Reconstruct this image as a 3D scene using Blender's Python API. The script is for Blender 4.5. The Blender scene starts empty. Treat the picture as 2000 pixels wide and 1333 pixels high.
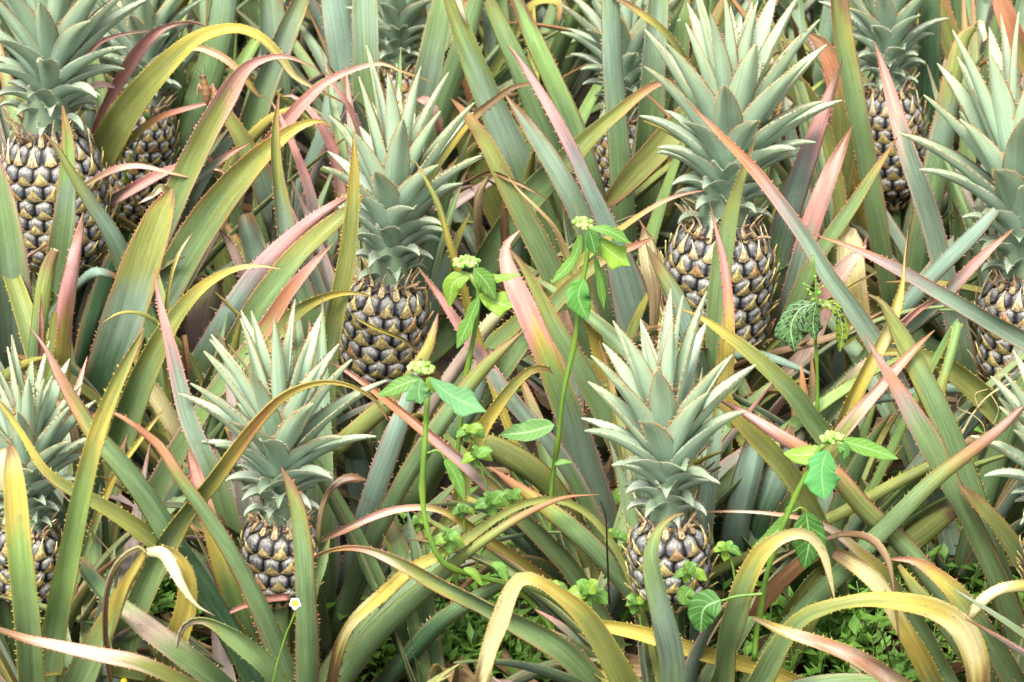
import bpy, math, random
import numpy as np
from math import radians as RD, sin, cos, pi
from mathutils import Vector

# ------------------------------------------------------------------ camera, world, sun, exposure
SC = bpy.context.scene
COL = SC.collection
PITCH = RD(25.0); LENS = 100.0; DIST = 4.4
CEN = np.array([0.0, 0.5, 0.45])
FWD = np.array([0.0, cos(PITCH), -sin(PITCH)])
UPV = np.array([0.0, sin(PITCH), cos(PITCH)])
CAMP = CEN - FWD * DIST
cam = bpy.data.cameras.new('camera'); camo = bpy.data.objects.new('camera', cam); COL.objects.link(camo)
camo.location = CAMP; camo.rotation_euler = (pi/2 - PITCH, 0, 0)
cam.lens = LENS; cam.sensor_width = 36.0; cam.clip_end = 500; cam.clip_start = 0.05
cam.dof.use_dof = True; cam.dof.focus_distance = 4.25; cam.dof.aperture_fstop = 9
SC.camera = camo
SUN_EL, SUN_ROT = RD(54), RD(200)
w = bpy.data.worlds.new("World"); SC.world = w; w.use_nodes = True
nt = w.node_tree
sky = nt.nodes.new('ShaderNodeTexSky'); sky.sky_type = 'NISHITA'; sky.sun_disc = False
sky.sun_elevation = SUN_EL; sky.sun_rotation = SUN_ROT; sky.dust_density = 4.0; sky.air_density = 1.0; sky.ozone_density = 1.0
bg = nt.nodes['Background']; bg.inputs[1].default_value = 0.10
hs = nt.nodes.new('ShaderNodeHueSaturation'); hs.inputs['Saturation'].default_value = 0.2   # thin white overcast
nt.links.new(sky.outputs[0], hs.inputs['Color']); nt.links.new(hs.outputs[0], bg.inputs[0])
sl = bpy.data.lights.new('sun', 'SUN'); sl.energy = 1.7; sl.angle = RD(16); sl.color = (1.0, 0.95, 0.86)
so = bpy.data.objects.new('sun', sl); COL.objects.link(so)
# direction towards the sun: sun_rotation is measured clockwise from +Y
sd = Vector((sin(SUN_ROT) * cos(SUN_EL), cos(SUN_ROT) * cos(SUN_EL), sin(SUN_EL)))
so.rotation_euler = sd.to_track_quat('Z', 'Y').to_euler()
SC.view_settings.view_transform = 'Standard'; SC.view_settings.look = 'None'
SC.view_settings.gamma = 1.0; SC.view_settings.exposure = 1.98
SC.cycles.max_bounces = 6; SC.cycles.use_denoising = True

PXA = 36.0 / 2000.0 / LENS                 # one photo pixel, in tangent units

def ray(px, py):
    return FWD + np.array([1.0, 0, 0]) * (px - 1000.0) * PXA - UPV * (py - 666.5) * PXA
def at(px, py, Y):
    d = ray(px, py); p = CAMP + d * ((Y - CAMP[1]) / d[1])
    if p[2] < 0.02: p = CAMP + d * ((0.02 - CAMP[2]) / d[2])
    return p
def topx(p):
    v = np.asarray(p) - CAMP; z = v @ FWD
    return 1000 + v[0] / z / PXA, 666.5 - (v @ UPV) / z / PXA
def mpp(p):                                 # metres per photo pixel at a point
    return float((np.asarray(p) - CAMP) @ FWD) * PXA

# ------------------------------------------------------------------ helpers
def lin(r, g, b, k=1.0):
    return np.array([((c / 255.0 / 12.92) if c / 255.0 <= 0.04045 else ((c / 255.0 + 0.055) / 1.055) ** 2.4) * k for c in (r, g, b)])
K0 = 0.72
PAL = {'G': lin(124, 150, 94, K0), 'U': lin(138, 160, 136, K0), 'K': lin(68, 102, 64, K0), 'O': lin(140, 146, 72, K0),
       'Y': lin(192, 172, 76, K0), 'L': lin(228, 214, 158, K0), 'P': lin(222, 156, 146, K0), 'Q': lin(226, 194, 176, K0),
       'R': lin(192, 126, 88, K0), 'M': lin(166, 146, 142, K0), 'D': lin(196, 164, 120, K0), 'B': lin(116, 84, 56, K0),
       'N': lin(140, 172, 92, K0)}

def tag(o, label=None, cat=None, group=None, kind=None):
    if label: o['label'] = label
    if cat: o['category'] = cat
    if group: o['group'] = group
    if kind: o['kind'] = kind
    return o
def empty(name, loc):
    o = bpy.data.objects.new(name, None); COL.objects.link(o); o.location = loc; o.empty_display_size = 0.05
    return o

class MB:
    """collects vertices, faces, a colour per vertex and a (u, v) per vertex"""
    def __init__(s): s.v = []; s.f = []; s.c = []; s.uv = []; s.n = 0
    def add(s, verts, faces, cols, uvs=None):
        b = s.n; s.v.append(np.asarray(verts, float)); k = len(verts)
        s.f.extend([tuple(i + b for i in f) for f in faces])
        cols = np.asarray(cols, float)
        if cols.ndim == 1: cols = np.tile(cols, (k, 1))
        s.c.append(cols); s.uv.append(np.zeros((k, 2)) if uvs is None else np.asarray(uvs, float)); s.n += k
    def build(s, name, mat, parent=None, smooth=True):
        V = np.concatenate(s.v); C = np.concatenate(s.c); U = np.concatenate(s.uv)
        org = np.array(parent.matrix_world_loc) if False else np.zeros(3)
        if parent is not None:
            q = parent
            while q is not None: org = org + np.array(q.location); q = q.parent
        me = bpy.data.meshes.new(name); me.from_pydata((V - org).tolist(), [], s.f)
        me.materials.append(mat)
        a = me.color_attributes.new('Col', 'FLOAT_COLOR', 'POINT')
        a.data.foreach_set('color', np.hstack([C[:, :3], np.ones((len(C), 1))]).astype(np.float32).ravel())
        uvl = me.uv_layers.new(name='UVMap')
        li = np.zeros(len(me.loops), dtype=np.int32); me.loops.foreach_get('vertex_index', li)
        uvl.data.foreach_set('uv', U[li].astype(np.float32).ravel())
        me.polygons.foreach_set('use_smooth', [smooth] * len(me.polygons)); me.update()
        o = bpy.data.objects.new(name, me); COL.objects.link(o); o.parent = parent
        return o

def catmull(P, n):
    P = np.asarray(P, float); k = len(P)
    if k == 2: P = np.array([P[0], (P[0] + P[1]) / 2, P[1]]); k = 3
    E = np.vstack([2 * P[0] - P[1], P, 2 * P[-1] - P[-2]]); out = []
    for i in range(k - 1):
        a, b, c, d = E[i:i + 4]
        for t in np.linspace(0, 1, 12, endpoint=False):
            out.append(0.5 * (2 * b + (c - a) * t + (2 * a - 5 * b + 4 * c - d) * t * t + (3 * b - a - 3 * c + d) * t ** 3))
    out.append(P[-1]); out = np.array(out)
    dl = np.r_[0, np.cumsum(np.linalg.norm(np.diff(out[:, :2] if P.shape[1] == 3 and False else out, axis=0), axis=1))]
    s = np.linspace(0, dl[-1], n)
    return np.array([np.interp(s, dl, out[:, j]) for j in range(out.shape[1])]).T
def nrm(a): return a / np.maximum(np.linalg.norm(a, axis=-1, keepdims=True), 1e-9)
def resample3(P, n):
    dl = np.r_[0, np.cumsum(np.linalg.norm(np.diff(P[:, :3], axis=0), axis=1))]
    s = np.linspace(0, dl[-1], n)
    return np.array([np.interp(s, dl, P[:, j]) for j in range(P.shape[1])]).T
def vnoise(rng, n, cells):
    return np.interp(np.linspace(0, cells, n), np.arange(cells + 1), rng.uniform(-1, 1, cells + 1))

US = np.array([-1, -.9, -.66, -.34, 0, .34, .66, .9, 1.0])
UB = np.array([.9, .6, .25, -.25, -.6, -.9])

def ribbon(mb, P, W, N, cols, margin, rng, chan=.2, thick=.0016, tooth=.0035, space=.0085, jag=0.0, off_u=0.0, under=None, tpow=1.0, mmix=.8):
    """leaf blade: P points, W widths, N normal on the hollow side, cols (n,3); closed thin section with hooked spines on both margins"""
    n = len(P); T = nrm(np.gradient(P, axis=0)); N = nrm(N - (N * T).sum(1, keepdims=True) * T); S = nrm(np.cross(T, N))
    Wh = (W / 2)[:, None]
    dl = np.r_[0, np.cumsum(np.linalg.norm(np.diff(P, axis=0), axis=1))]
    sp = off_u + rng.uniform(0, 50)
    if under is None: under = cols * np.array([.97, 1.02, 1.1])
    mg = np.asarray(margin)
    rows = []; cc = []; uv = []
    ix = np.arange(n); phase = {}
    def colrow(cs, u):
        sh = n * (.085 * (abs(u) - .45) + .045 * vnoise(rng, n, 5)); q = np.clip(ix + sh, 0, n - 1)
        return np.array([np.interp(q, ix, cs[:, j]) for j in range(3)]).T * (1 + .07 * vnoise(rng, n, max(3, n // 3)))[:, None]
    def sect(u, low):
        a = np.abs(u)
        lat = u * (1 - .12 * chan * a * a)
        h = chan * 2 * (0.35 * a + .65 * a * a) - (chan * .5)
        q = P + S * Wh * lat + N * Wh * h
        if low: q = q - N * thick * (1 - a ** 2) ** .5 * 1.4
        return q
    edge = [vnoise(rng, n, max(4, n // 2)) * jag, vnoise(rng, n, max(4, n // 2)) * jag]
    for u in US:
        uu = u
        q = sect(uu, False)
        if abs(u) > .85: q = q + S * Wh * edge[0 if u < 0 else 1][:, None]
        rows.append(q)
        m = mmix if abs(u) > .95 else (mmix * .4 if abs(u) > .85 else 0)
        cq = colrow(cols, u); cc.append(cq * (1 - m) + mg * m); uv.append(np.c_[sp + u * Wh[:, 0] , dl + sp])
    for u in UB:
        rows.append(sect(u, True)); m = mmix * .45 if abs(u) > .85 else 0
        cq = colrow(under, u); cc.append(cq * (1 - m) + mg * m); uv.append(np.c_[sp + 1 + u * Wh[:, 0], dl + sp])
    k = len(rows)
    V = np.stack(rows, 1).reshape(-1, 3); C = np.stack(cc, 1).reshape(-1, 3); UV = np.stack(uv, 1).reshape(-1, 2)
    F = []
    for i in range(n - 1):
        a = i * k; b = (i + 1) * k
        for j in range(k):
            j2 = (j + 1) % k
            F.append((a + j, a + j2, b + j2, b + j))
    F.append(tuple(range(k - 1, -1, -1)))
    mb.add(V, F, C, UV)
    if tooth > 0 and dl[-1] > .02:
        for side in (-1, 1):
            s = rng.uniform(0, space); tv = []; tf = []; tc = []
            edgeP = rows[0] if side < 0 else rows[8]
            while s < dl[-1] * .985:
                i = min(np.searchsorted(dl, s), n - 1); j = max(i - 1, 0)
                f = (s - dl[j]) / max(dl[i] - dl[j], 1e-6); f = min(max(f, 0), 1)
                e = edgeP[j] * (1 - f) + edgeP[i] * f; t = T[j]; sd_ = S[j] * side; wl = (W[j] * (1 - f) + W[i] * f)
                if rng.uniform() < .1: s += space; continue
                L = tooth * rng.uniform(.35, 1.2) * min(1, .35 + wl / .02)
                bse = L * .55
                b = len(tv)
                tv += [e - t * bse - sd_ * .0006, e + t * bse - sd_ * .0006, e + sd_ * L + t * L * .75 + N[j] * L * .1, e - sd_ * .0006 - N[j] * L * .35]
                tf += [(b, b + 1, b + 2), (b + 1, b + 3, b + 2), (b + 3, b, b + 2)]
                tc += [mg, mg, mg * 1.05, mg]
                s += space * rng.uniform(.5, 1.5)
            if tv: mb.add(tv, tf, np.array(tc), np.zeros((len(tv), 2)))

def tube(mb, P, R, col, seg=8, cols=None):
    P = np.asarray(P, float); n = len(P); R = np.broadcast_to(np.asarray(R, float), (n,))
    T = nrm(np.gradient(P, axis=0)); ref = np.array([.3, 1, .2]); A = nrm(np.cross(T, ref)); B = np.cross(T, A)
    V = []; F = []
    for i in range(n):
        for k in range(seg):
            a = 2 * pi * k / seg; V.append(P[i] + (A[i] * cos(a) + B[i] * sin(a)) * R[i])
    for i in range(n - 1):
        for k in range(seg):
            F.append((i * seg + k, i * seg + (k + 1) % seg, (i + 1) * seg + (k + 1) % seg, (i + 1) * seg + k))
    F.append(tuple(range(seg - 1, -1, -1))); F.append(tuple(range((n - 1) * seg, n * seg)))
    C = np.tile(np.asarray(col), (len(V), 1)) if cols is None else np.repeat(cols, seg, axis=0)
    mb.add(V, F, C, np.c_[np.tile(np.arange(seg) / seg * .02, n), np.repeat(np.linspace(0, 1, n), seg)])
def ball(mb, c, r, col, seg=8, rings=6, sq=(1, 1, 1)):
    V = []; F = []
    for i in range(rings + 1):
        a = pi * i / rings
        for k in range(seg):
            b = 2 * pi * k / seg; V.append(np.array(c) + np.array([sin(a) * cos(b) * sq[0], sin(a) * sin(b) * sq[1], cos(a) * sq[2]]) * r)
    for i in range(rings):
        for k in range(seg):
            F.append((i * seg + k, (i + 1) * seg + k, (i + 1) * seg + (k + 1) % seg, i * seg + (k + 1) % seg))
    mb.add(V, F, col)

# ------------------------------------------------------------------ materials
def leafmat(name, streak=.35, rough=.48, spec=.35, trans=.12, white=.25, speck=.15, bump=.25, veins=False, fine=900.0, slo=.66, scar=False, spot=(.10, .065, .03, 1)):
    m = bpy.data.materials.new(name); m.use_nodes = True; t = m.node_tree; N = t.nodes; L = t.links
    b = N['Principled BSDF']; out = N['Material Output']
    col = N.new('ShaderNodeVertexColor'); col.layer_name = 'Col'
    uv = N.new('ShaderNodeUVMap'); uv.uv_map = 'UVMap'
    def mapn(sx, sy):
        q = N.new('ShaderNodeMapping'); q.inputs['Scale'].default_value = (sx, sy, 1); L.new(uv.outputs[0], q.inputs[0]); return q
    def noise(src, scale, det=3.0, rgh=.6):
        q = N.new('ShaderNodeTexNoise'); q.inputs['Scale'].default_value = scale; q.inputs['Detail'].default_value = det
        q.inputs['Roughness'].default_value = rgh; L.new(src.outputs[0], q.inputs['Vector']); return q
    def ramp(src, a, b_, lo=0.0, hi=1.0):
        q = N.new('ShaderNodeMapRange'); q.inputs[1].default_value = a; q.inputs[2].default_value = b_
        q.inputs[3].default_value = lo; q.inputs[4].default_value = hi; L.new(src, q.inputs[0]); return q
    def mix(f, a, b_, mode='MIX'):
        q = N.new('ShaderNodeMix'); q.data_type = 'RGBA'; q.blend_type = mode
        if isinstance(f, float): q.inputs[0].default_value = f
        else: L.new(f, q.inputs[0])
        L.new(a, q.inputs[6])
        if isinstance(b_, tuple): q.inputs[7].default_value = b_
        else: L.new(b_, q.inputs[7])
        return q
    st = noise(mapn(fine, 6.0), 1.0, 3.0)                     # fine lengthwise fibres
    st2 = noise(mapn(150.0, 3.0), 1.0, 2.0)                   # broad bands
    r1 = ramp(st.outputs[0], .3, .7, 1 - streak, 1 + streak * .75)
    r2 = ramp(st2.outputs[0], .3, .7, 1 - streak * .8, 1 + streak * .6)
    mul = N.new('ShaderNodeMath'); mul.operation = 'MULTIPLY'; L.new(r1.outputs[0], mul.inputs[0]); L.new(r2.outputs[0], mul.inputs[1])
    geo = N.new('ShaderNodeTexCoord')
    big = N.new('ShaderNodeTexNoise'); big.inputs['Scale'].default_value = 9; big.inputs['Detail'].default_value = 3; L.new(geo.outputs['Object'], big.inputs['Vector'])
    r3 = ramp(big.outputs[0], .3, .7, .8, 1.15)
    mul2 = N.new('ShaderNodeMath'); mul2.operation = 'MULTIPLY'; L.new(mul.outputs[0], mul2.inputs[0]); L.new(r3.outputs[0], mul2.inputs[1])
    cc = N.new('ShaderNodeCombineColor')
    for k in range(3): L.new(mul2.outputs[0], cc.inputs[k])
    c1 = mix(1.0, col.outputs[0], cc.outputs[0], 'MULTIPLY')
    # waxy bloom patches and lines
    wn = noise(mapn(260.0, 14.0), 1.0, 4.0, .7); wr = ramp(wn.outputs[0], .52, .75, 0.0, white)
    c2 = mix(wr.outputs[0], c1.outputs[2], (.44, .52, .44, 1))
    # blemishes
    sn = N.new('ShaderNodeTexNoise'); sn.inputs['Scale'].default_value = 190; sn.inputs['Detail'].default_value = 2; L.new(geo.outputs['Object'], sn.inputs['Vector'])
    sr = ramp(sn.outputs[0], slo, slo + .06, 0.0, speck * 3)
    c3 = mix(sr.outputs[0], c2.outputs[2], spot)
    last = c3
    if scar:      # cross-wise abrasion, grey-brown stains and pale scuffs
        s1 = N.new('ShaderNodeTexNoise'); s1.inputs['Scale'].default_value = 34; s1.inputs['Detail'].default_value = 6; s1.inputs['Roughness'].default_value = .75; L.new(geo.outputs['Object'], s1.inputs['Vector'])
        q1 = ramp(s1.outputs[0], .58, .72, 0.0, .45); last = mix(q1.outputs[0], last.outputs[2], (.13, .12, .06, 1))
        s2 = N.new('ShaderNodeTexNoise'); s2.inputs['Scale'].default_value = 700; s2.inputs['Detail'].default_value = 3; L.new(geo.outputs['Object'], s2.inputs['Vector'])
        q2 = ramp(s2.outputs[0], .4, .7, 0.0, .10); last = mix(q2.outputs[0], last.outputs[2], (.36, .44, .30, 1))
    if veins:
        sx = N.new('ShaderNodeSeparateXYZ'); L.new(uv.outputs[0], sx.inputs[0])
        ab = N.new('ShaderNodeMath'); ab.operation = 'ABSOLUTE'; L.new(sx.outputs[0], ab.inputs[0])
        ma = N.new('ShaderNodeMath'); ma.operation = 'MULTIPLY_ADD'; L.new(ab.outputs[0], ma.inputs[0]); ma.inputs[1].default_value = -1.6; 
        m8 = N.new('ShaderNodeMath'); m8.operation = 'MULTIPLY'; m8.inputs[1].default_value = 8.0; L.new(sx.outputs[1], m8.inputs[0]); L.new(m8.outputs[0], ma.inputs[2])
        fr = N.new('ShaderNodeMath'); fr.operation = 'PINGPONG'; fr.inputs[1].default_value = .5; L.new(ma.outputs[0], fr.inputs[0])
        vr = ramp(fr.outputs[0], .0, .09, .55, 0.0)
        mr = ramp(ab.outputs[0], .02, .07, .8, 0.0)
        mx = N.new('ShaderNodeMath'); mx.operation = 'MAXIMUM'; L.new(vr.outputs[0], mx.inputs[0]); L.new(mr.outputs[0], mx.inputs[1])
        last = mix(mx.outputs[0], last.outputs[2], (.32, .50, .22, 1))
    L.new(last.outputs[2], b.inputs['Base Color'])
    b.inputs['Roughness'].default_value = rough; b.inputs['Specular IOR Level'].default_value = spec
    bp = N.new('ShaderNodeBump'); bp.inputs['Strength'].default_value = bump; bp.inputs['Distance'].default_value = .001
    L.new(st2.outputs[0] if not veins else big.outputs[0], bp.inputs['Height']); L.new(bp.outputs[0], b.inputs['Normal'])
    if trans > 0:
        tr = N.new('ShaderNodeBsdfTranslucent'); ms = N.new('ShaderNodeMixShader'); ms.inputs[0].default_value = trans
        L.new(last.outputs[2], tr.inputs[0]); L.new(b.outputs[0], ms.inputs[1]); L.new(tr.outputs[0], ms.inputs[2]); L.new(ms.outputs[0], out.inputs[0])
    return m
M_LEAF = leafmat('pineapple_leaf', fine=700, streak=.28, white=.17, trans=.09, bump=.4, scar=True, rough=.58, spec=.2)
M_DRY = leafmat('dry_leaf', streak=.5, rough=.8, spec=.1, trans=.1, white=.1, speck=.2, bump=.6)
M_CROWN = leafmat('crown_leaf', streak=.16, rough=.6, spec=.2, trans=.18, white=.3, speck=.08, bump=.3)
M_WEED = leafmat('weed_leaf', streak=.06, rough=.5, spec=.3, trans=.3, white=.0, speck=.04, bump=.3, veins=True)
M_STEM = leafmat('stem', streak=.1, rough=.45, spec=.4, trans=0, white=.05, speck=.06)

def fruitmat():
    m = bpy.data.materials.new('pineapple_skin'); m.use_nodes = True; t = m.node_tree; N = t.nodes; L = t.links
    b = N['Principled BSDF']; col = N.new('ShaderNodeVertexColor'); col.layer_name = 'Col'
    tc = N.new('ShaderNodeTexCoord'); n = N.new('ShaderNodeTexNoise'); n.inputs['Scale'].default_value = 420; n.inputs['Detail'].default_value = 3
    mp = N.new('ShaderNodeMapping'); mp.inputs['Scale'].default_value = (1, 1, .45); L.new(tc.outputs['Object'], mp.inputs[0]); L.new(mp.outputs[0], n.inputs['Vector'])
    r = N.new('ShaderNodeMapRange'); r.inputs[1].default_value = .35; r.inputs[2].default_value = .68; r.inputs[3].default_value = .5; r.inputs[4].default_value = 1.8
    L.new(n.outputs[0], r.inputs[0]); cc = N.new('ShaderNodeCombineColor')
    for k in range(3): L.new(r.outputs[0], cc.inputs[k])
    mx = N.new('ShaderNodeMix'); mx.data_type = 'RGBA'; mx.blend_type = 'MULTIPLY'; mx.inputs[0].default_value = 1; L.new(col.outputs[0], mx.inputs[6]); L.new(cc.outputs[0], mx.inputs[7])
    L.new(mx.outputs[2], b.inputs['Base Color']); b.inputs['Roughness'].default_value = .6; b.inputs['Specular IOR Level'].default_value = .3
    bp = N.new('ShaderNodeBump'); bp.inputs['Strength'].default_value = .35; bp.inputs['Distance'].default_value = .001; L.new(n.outputs[0], bp.inputs['Height']); L.new(bp.outputs[0], b.inputs['Normal'])
    return m
M_FRUIT = fruitmat()
def plain(name, rough=.6):
    m = bpy.data.materials.new(name); m.use_nodes = True; t = m.node_tree; b = t.nodes['Principled BSDF']
    c = t.nodes.new('ShaderNodeVertexColor'); c.layer_name = 'Col'
    n = t.nodes.new('ShaderNodeTexNoise'); n.inputs['Scale'].default_value = 300
    r = t.nodes.new('ShaderNodeMapRange'); r.inputs[3].default_value = .7; r.inputs[4].default_value = 1.3; t.links.new(n.outputs[0], r.inputs[0])
    v = t.nodes.new('ShaderNodeVectorMath'); v.operation = 'SCALE'; t.links.new(c.outputs[0], v.inputs[0]); t.links.new(r.outputs[0], v.inputs['Scale'])
    t.links.new(v.outputs[0], b.inputs['Base Color']); b.inputs['Roughness'].default_value = rough
    return m
M_PLAIN = plain('matte'); M_GRASS = plain('undergrowth', .5)
def soilmat():
    m = bpy.data.materials.new('soil'); m.use_nodes = True; t = m.node_tree; N = t.nodes; L = t.links; b = N['Principled BSDF']
    tc = N.new('ShaderNodeTexCoord'); n = N.new('ShaderNodeTexNoise'); n.inputs['Scale'].default_value = 14; n.inputs['Detail'].default_value = 8; n.inputs['Roughness'].default_value = .7
    L.new(tc.outputs['Object'], n.inputs['Vector']); cr = N.new('ShaderNodeValToRGB')
    cr.color_ramp.elements[0].position = .3; cr.color_ramp.elements[0].color = (.018, .012, .008, 1)
    cr.color_ramp.elements[1].position = .75; cr.color_ramp.elements[1].color = (.12, .085, .05, 1)
    L.new(n.outputs[0], cr.inputs[0]); L.new(cr.outputs[0], b.inputs['Base Color']); b.inputs['Roughness'].default_value = .95
    bp = N.new('ShaderNodeBump'); bp.inputs['Strength'].default_value = .8; bp.inputs['Distance'].default_value = .02; L.new(n.outputs[0], bp.inputs['Height']); L.new(bp.outputs[0], b.inputs['Normal'])
    return m
# ------------------------------------------------------------------ plants: id -> (px of the stem base, Y of the row, name, label, group)
FP = 'fruiting pineapple plants'; LP = 'leafy pineapple plants between the fruits'
PLANTS = {
 'F1': (130, 1.06, 'large tall pineapple with broad crown at the left edge, behind the yellow arching leaf', FP),
 'F2': (265, 1.50, 'shaded pineapple just right of the largest left fruit, crossed by a thin pink leaf', FP),
 'F3': (770, 1.92, 'small dark pineapple half hidden behind a broad upright leaf near the top', FP),
 'F4': (742, 0.80, 'pineapple with mint crown and dark lower eyes in the middle of the field', FP),
 'F5': (1390, 0.86, 'wide plump pineapple with the tallest crown, crossed by an olive upright leaf', FP),
 'F6': (1212, 1.55, 'pineapple almost wholly hidden behind a pair of upright pale leaves', FP),
 'F7': (1745, 1.60, 'slim pineapple with rounded open eyes behind a long pink leaf tip', FP),
 'F8': (1992, 0.80, 'pineapple cut by the right edge, crossed by one long grey diagonal leaf', FP),
 'F9': (55, 0.02, 'low pineapple at the lower left corner behind a thick green leaf', FP),
 'F10': (555, 0.0, 'small pineapple with open star crown standing above the white daisy', FP),
 'F11': (1308, 0.0, 'small pineapple with pale star crown behind a hooked green leaf', FP),
 'F12': (2075, 0.05, 'pineapple mostly outside the right edge with only crown tips showing', FP),
 'N1': (630, 0.27, 'dark leafy plant fanning up behind the small left star-crowned pineapple', LP),
 'N2': (190, 0.32, 'leafy plant with reddish tips behind the lower left pineapple', LP),
 'N3': (1190, -0.28, 'leafy plant at the bottom centre with one folded cream leaf', LP),
 'N4': (1440, -0.22, 'leafy plant at the bottom with a big yellow arching leaf', LP),
 'N5': (1990, -0.05, 'leafy plant at the lower right with crossing red-edged leaves', LP),
 'N6': (170, -0.25, 'leafy plant at the bottom left with dry brown folded leaf', LP),
 'N7': (1160, 0.33, 'leafy plant with long pink diagonal leaves in the centre', LP),
 'N8': (1590, 0.38, 'leafy plant below the spotted drooping weed leaf', LP),
 'N9': (400, 0.66, 'leafy plant with pink blades between the two left pineapples', LP),
 'N11': (1180, 0.96, 'leafy plant with grey pointed blades right of the central pineapple', LP),
 'N12': (1870, 0.50, 'leafy plant with a curved olive blade left of the right edge pineapple', LP),
 'N13': (540, 1.22, 'leafy plant with yellow curling tips right of the grasshopper', LP),
 'N14': (1010, 1.42, 'leafy plant with broad pale diagonal leaves above the centre', LP),
 'N16': (1640, 1.18, 'leafy plant with a rusty folded leaf beside the tallest crown', LP),
 'N17': (1880, 1.36, 'leafy plant with a bent orange-edged leaf near the upper right', LP),
 'N18': (520, -0.3, 'leafy plant at the bottom edge around the daisy stem', LP),
 'N19': (860, 0.05, 'leafy plant with a long arching olive leaf at the bottom centre', LP),
 'N20': (60, 0.62, 'leafy plant with a broken brown tip below the largest left fruit', LP),
 'N21': (800, 1.62, 'leafy plant of upright pale green leaves behind the central crown', LP),
}
# name, body bottom (x,y), body top (x,y), body width, crown height, crown tip x, eyes around, crown seed, spread
FRUITS = {
 'F1': (126, 527, 92, 250, 212, 430, 120, 16, 3, 1.0),
 'F2': (262, 432, 288, 200, 136, 330, 262, 14, 5, .95),
 'F3': (768, 255, 775, 135, 100, 300, 775, 12, 7, .9),
 'F4': (742, 748, 758, 545, 176, 415, 790, 13, 11, 1.0),
 'F5': (1392, 700, 1412, 432, 226, 450, 1455, 17, 13, 1.0),
 'F6': (1208, 400, 1218, 225, 118, 340, 1222, 13, 17, 1.0),
 'F7': (1750, 388, 1738, 172, 132, 330, 1722, 12, 19, .95),
 'F8': (1992, 752, 1996, 535, 182, 480, 1965, 14, 23, 1.0),
 'F9': (52, 1178, 56, 1025, 138, 330, 42, 11, 29, 1.0),
 'F10': (547, 1162, 548, 1012, 158, 400, 545, 12, 31, 1.12),
 'F11': (1310, 1168, 1305, 1012, 165, 410, 1292, 12, 37, 1.12),
 'F12': (2072, 1165, 2068, 1030, 150, 330, 2050, 13, 41, 1.1),
}
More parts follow.
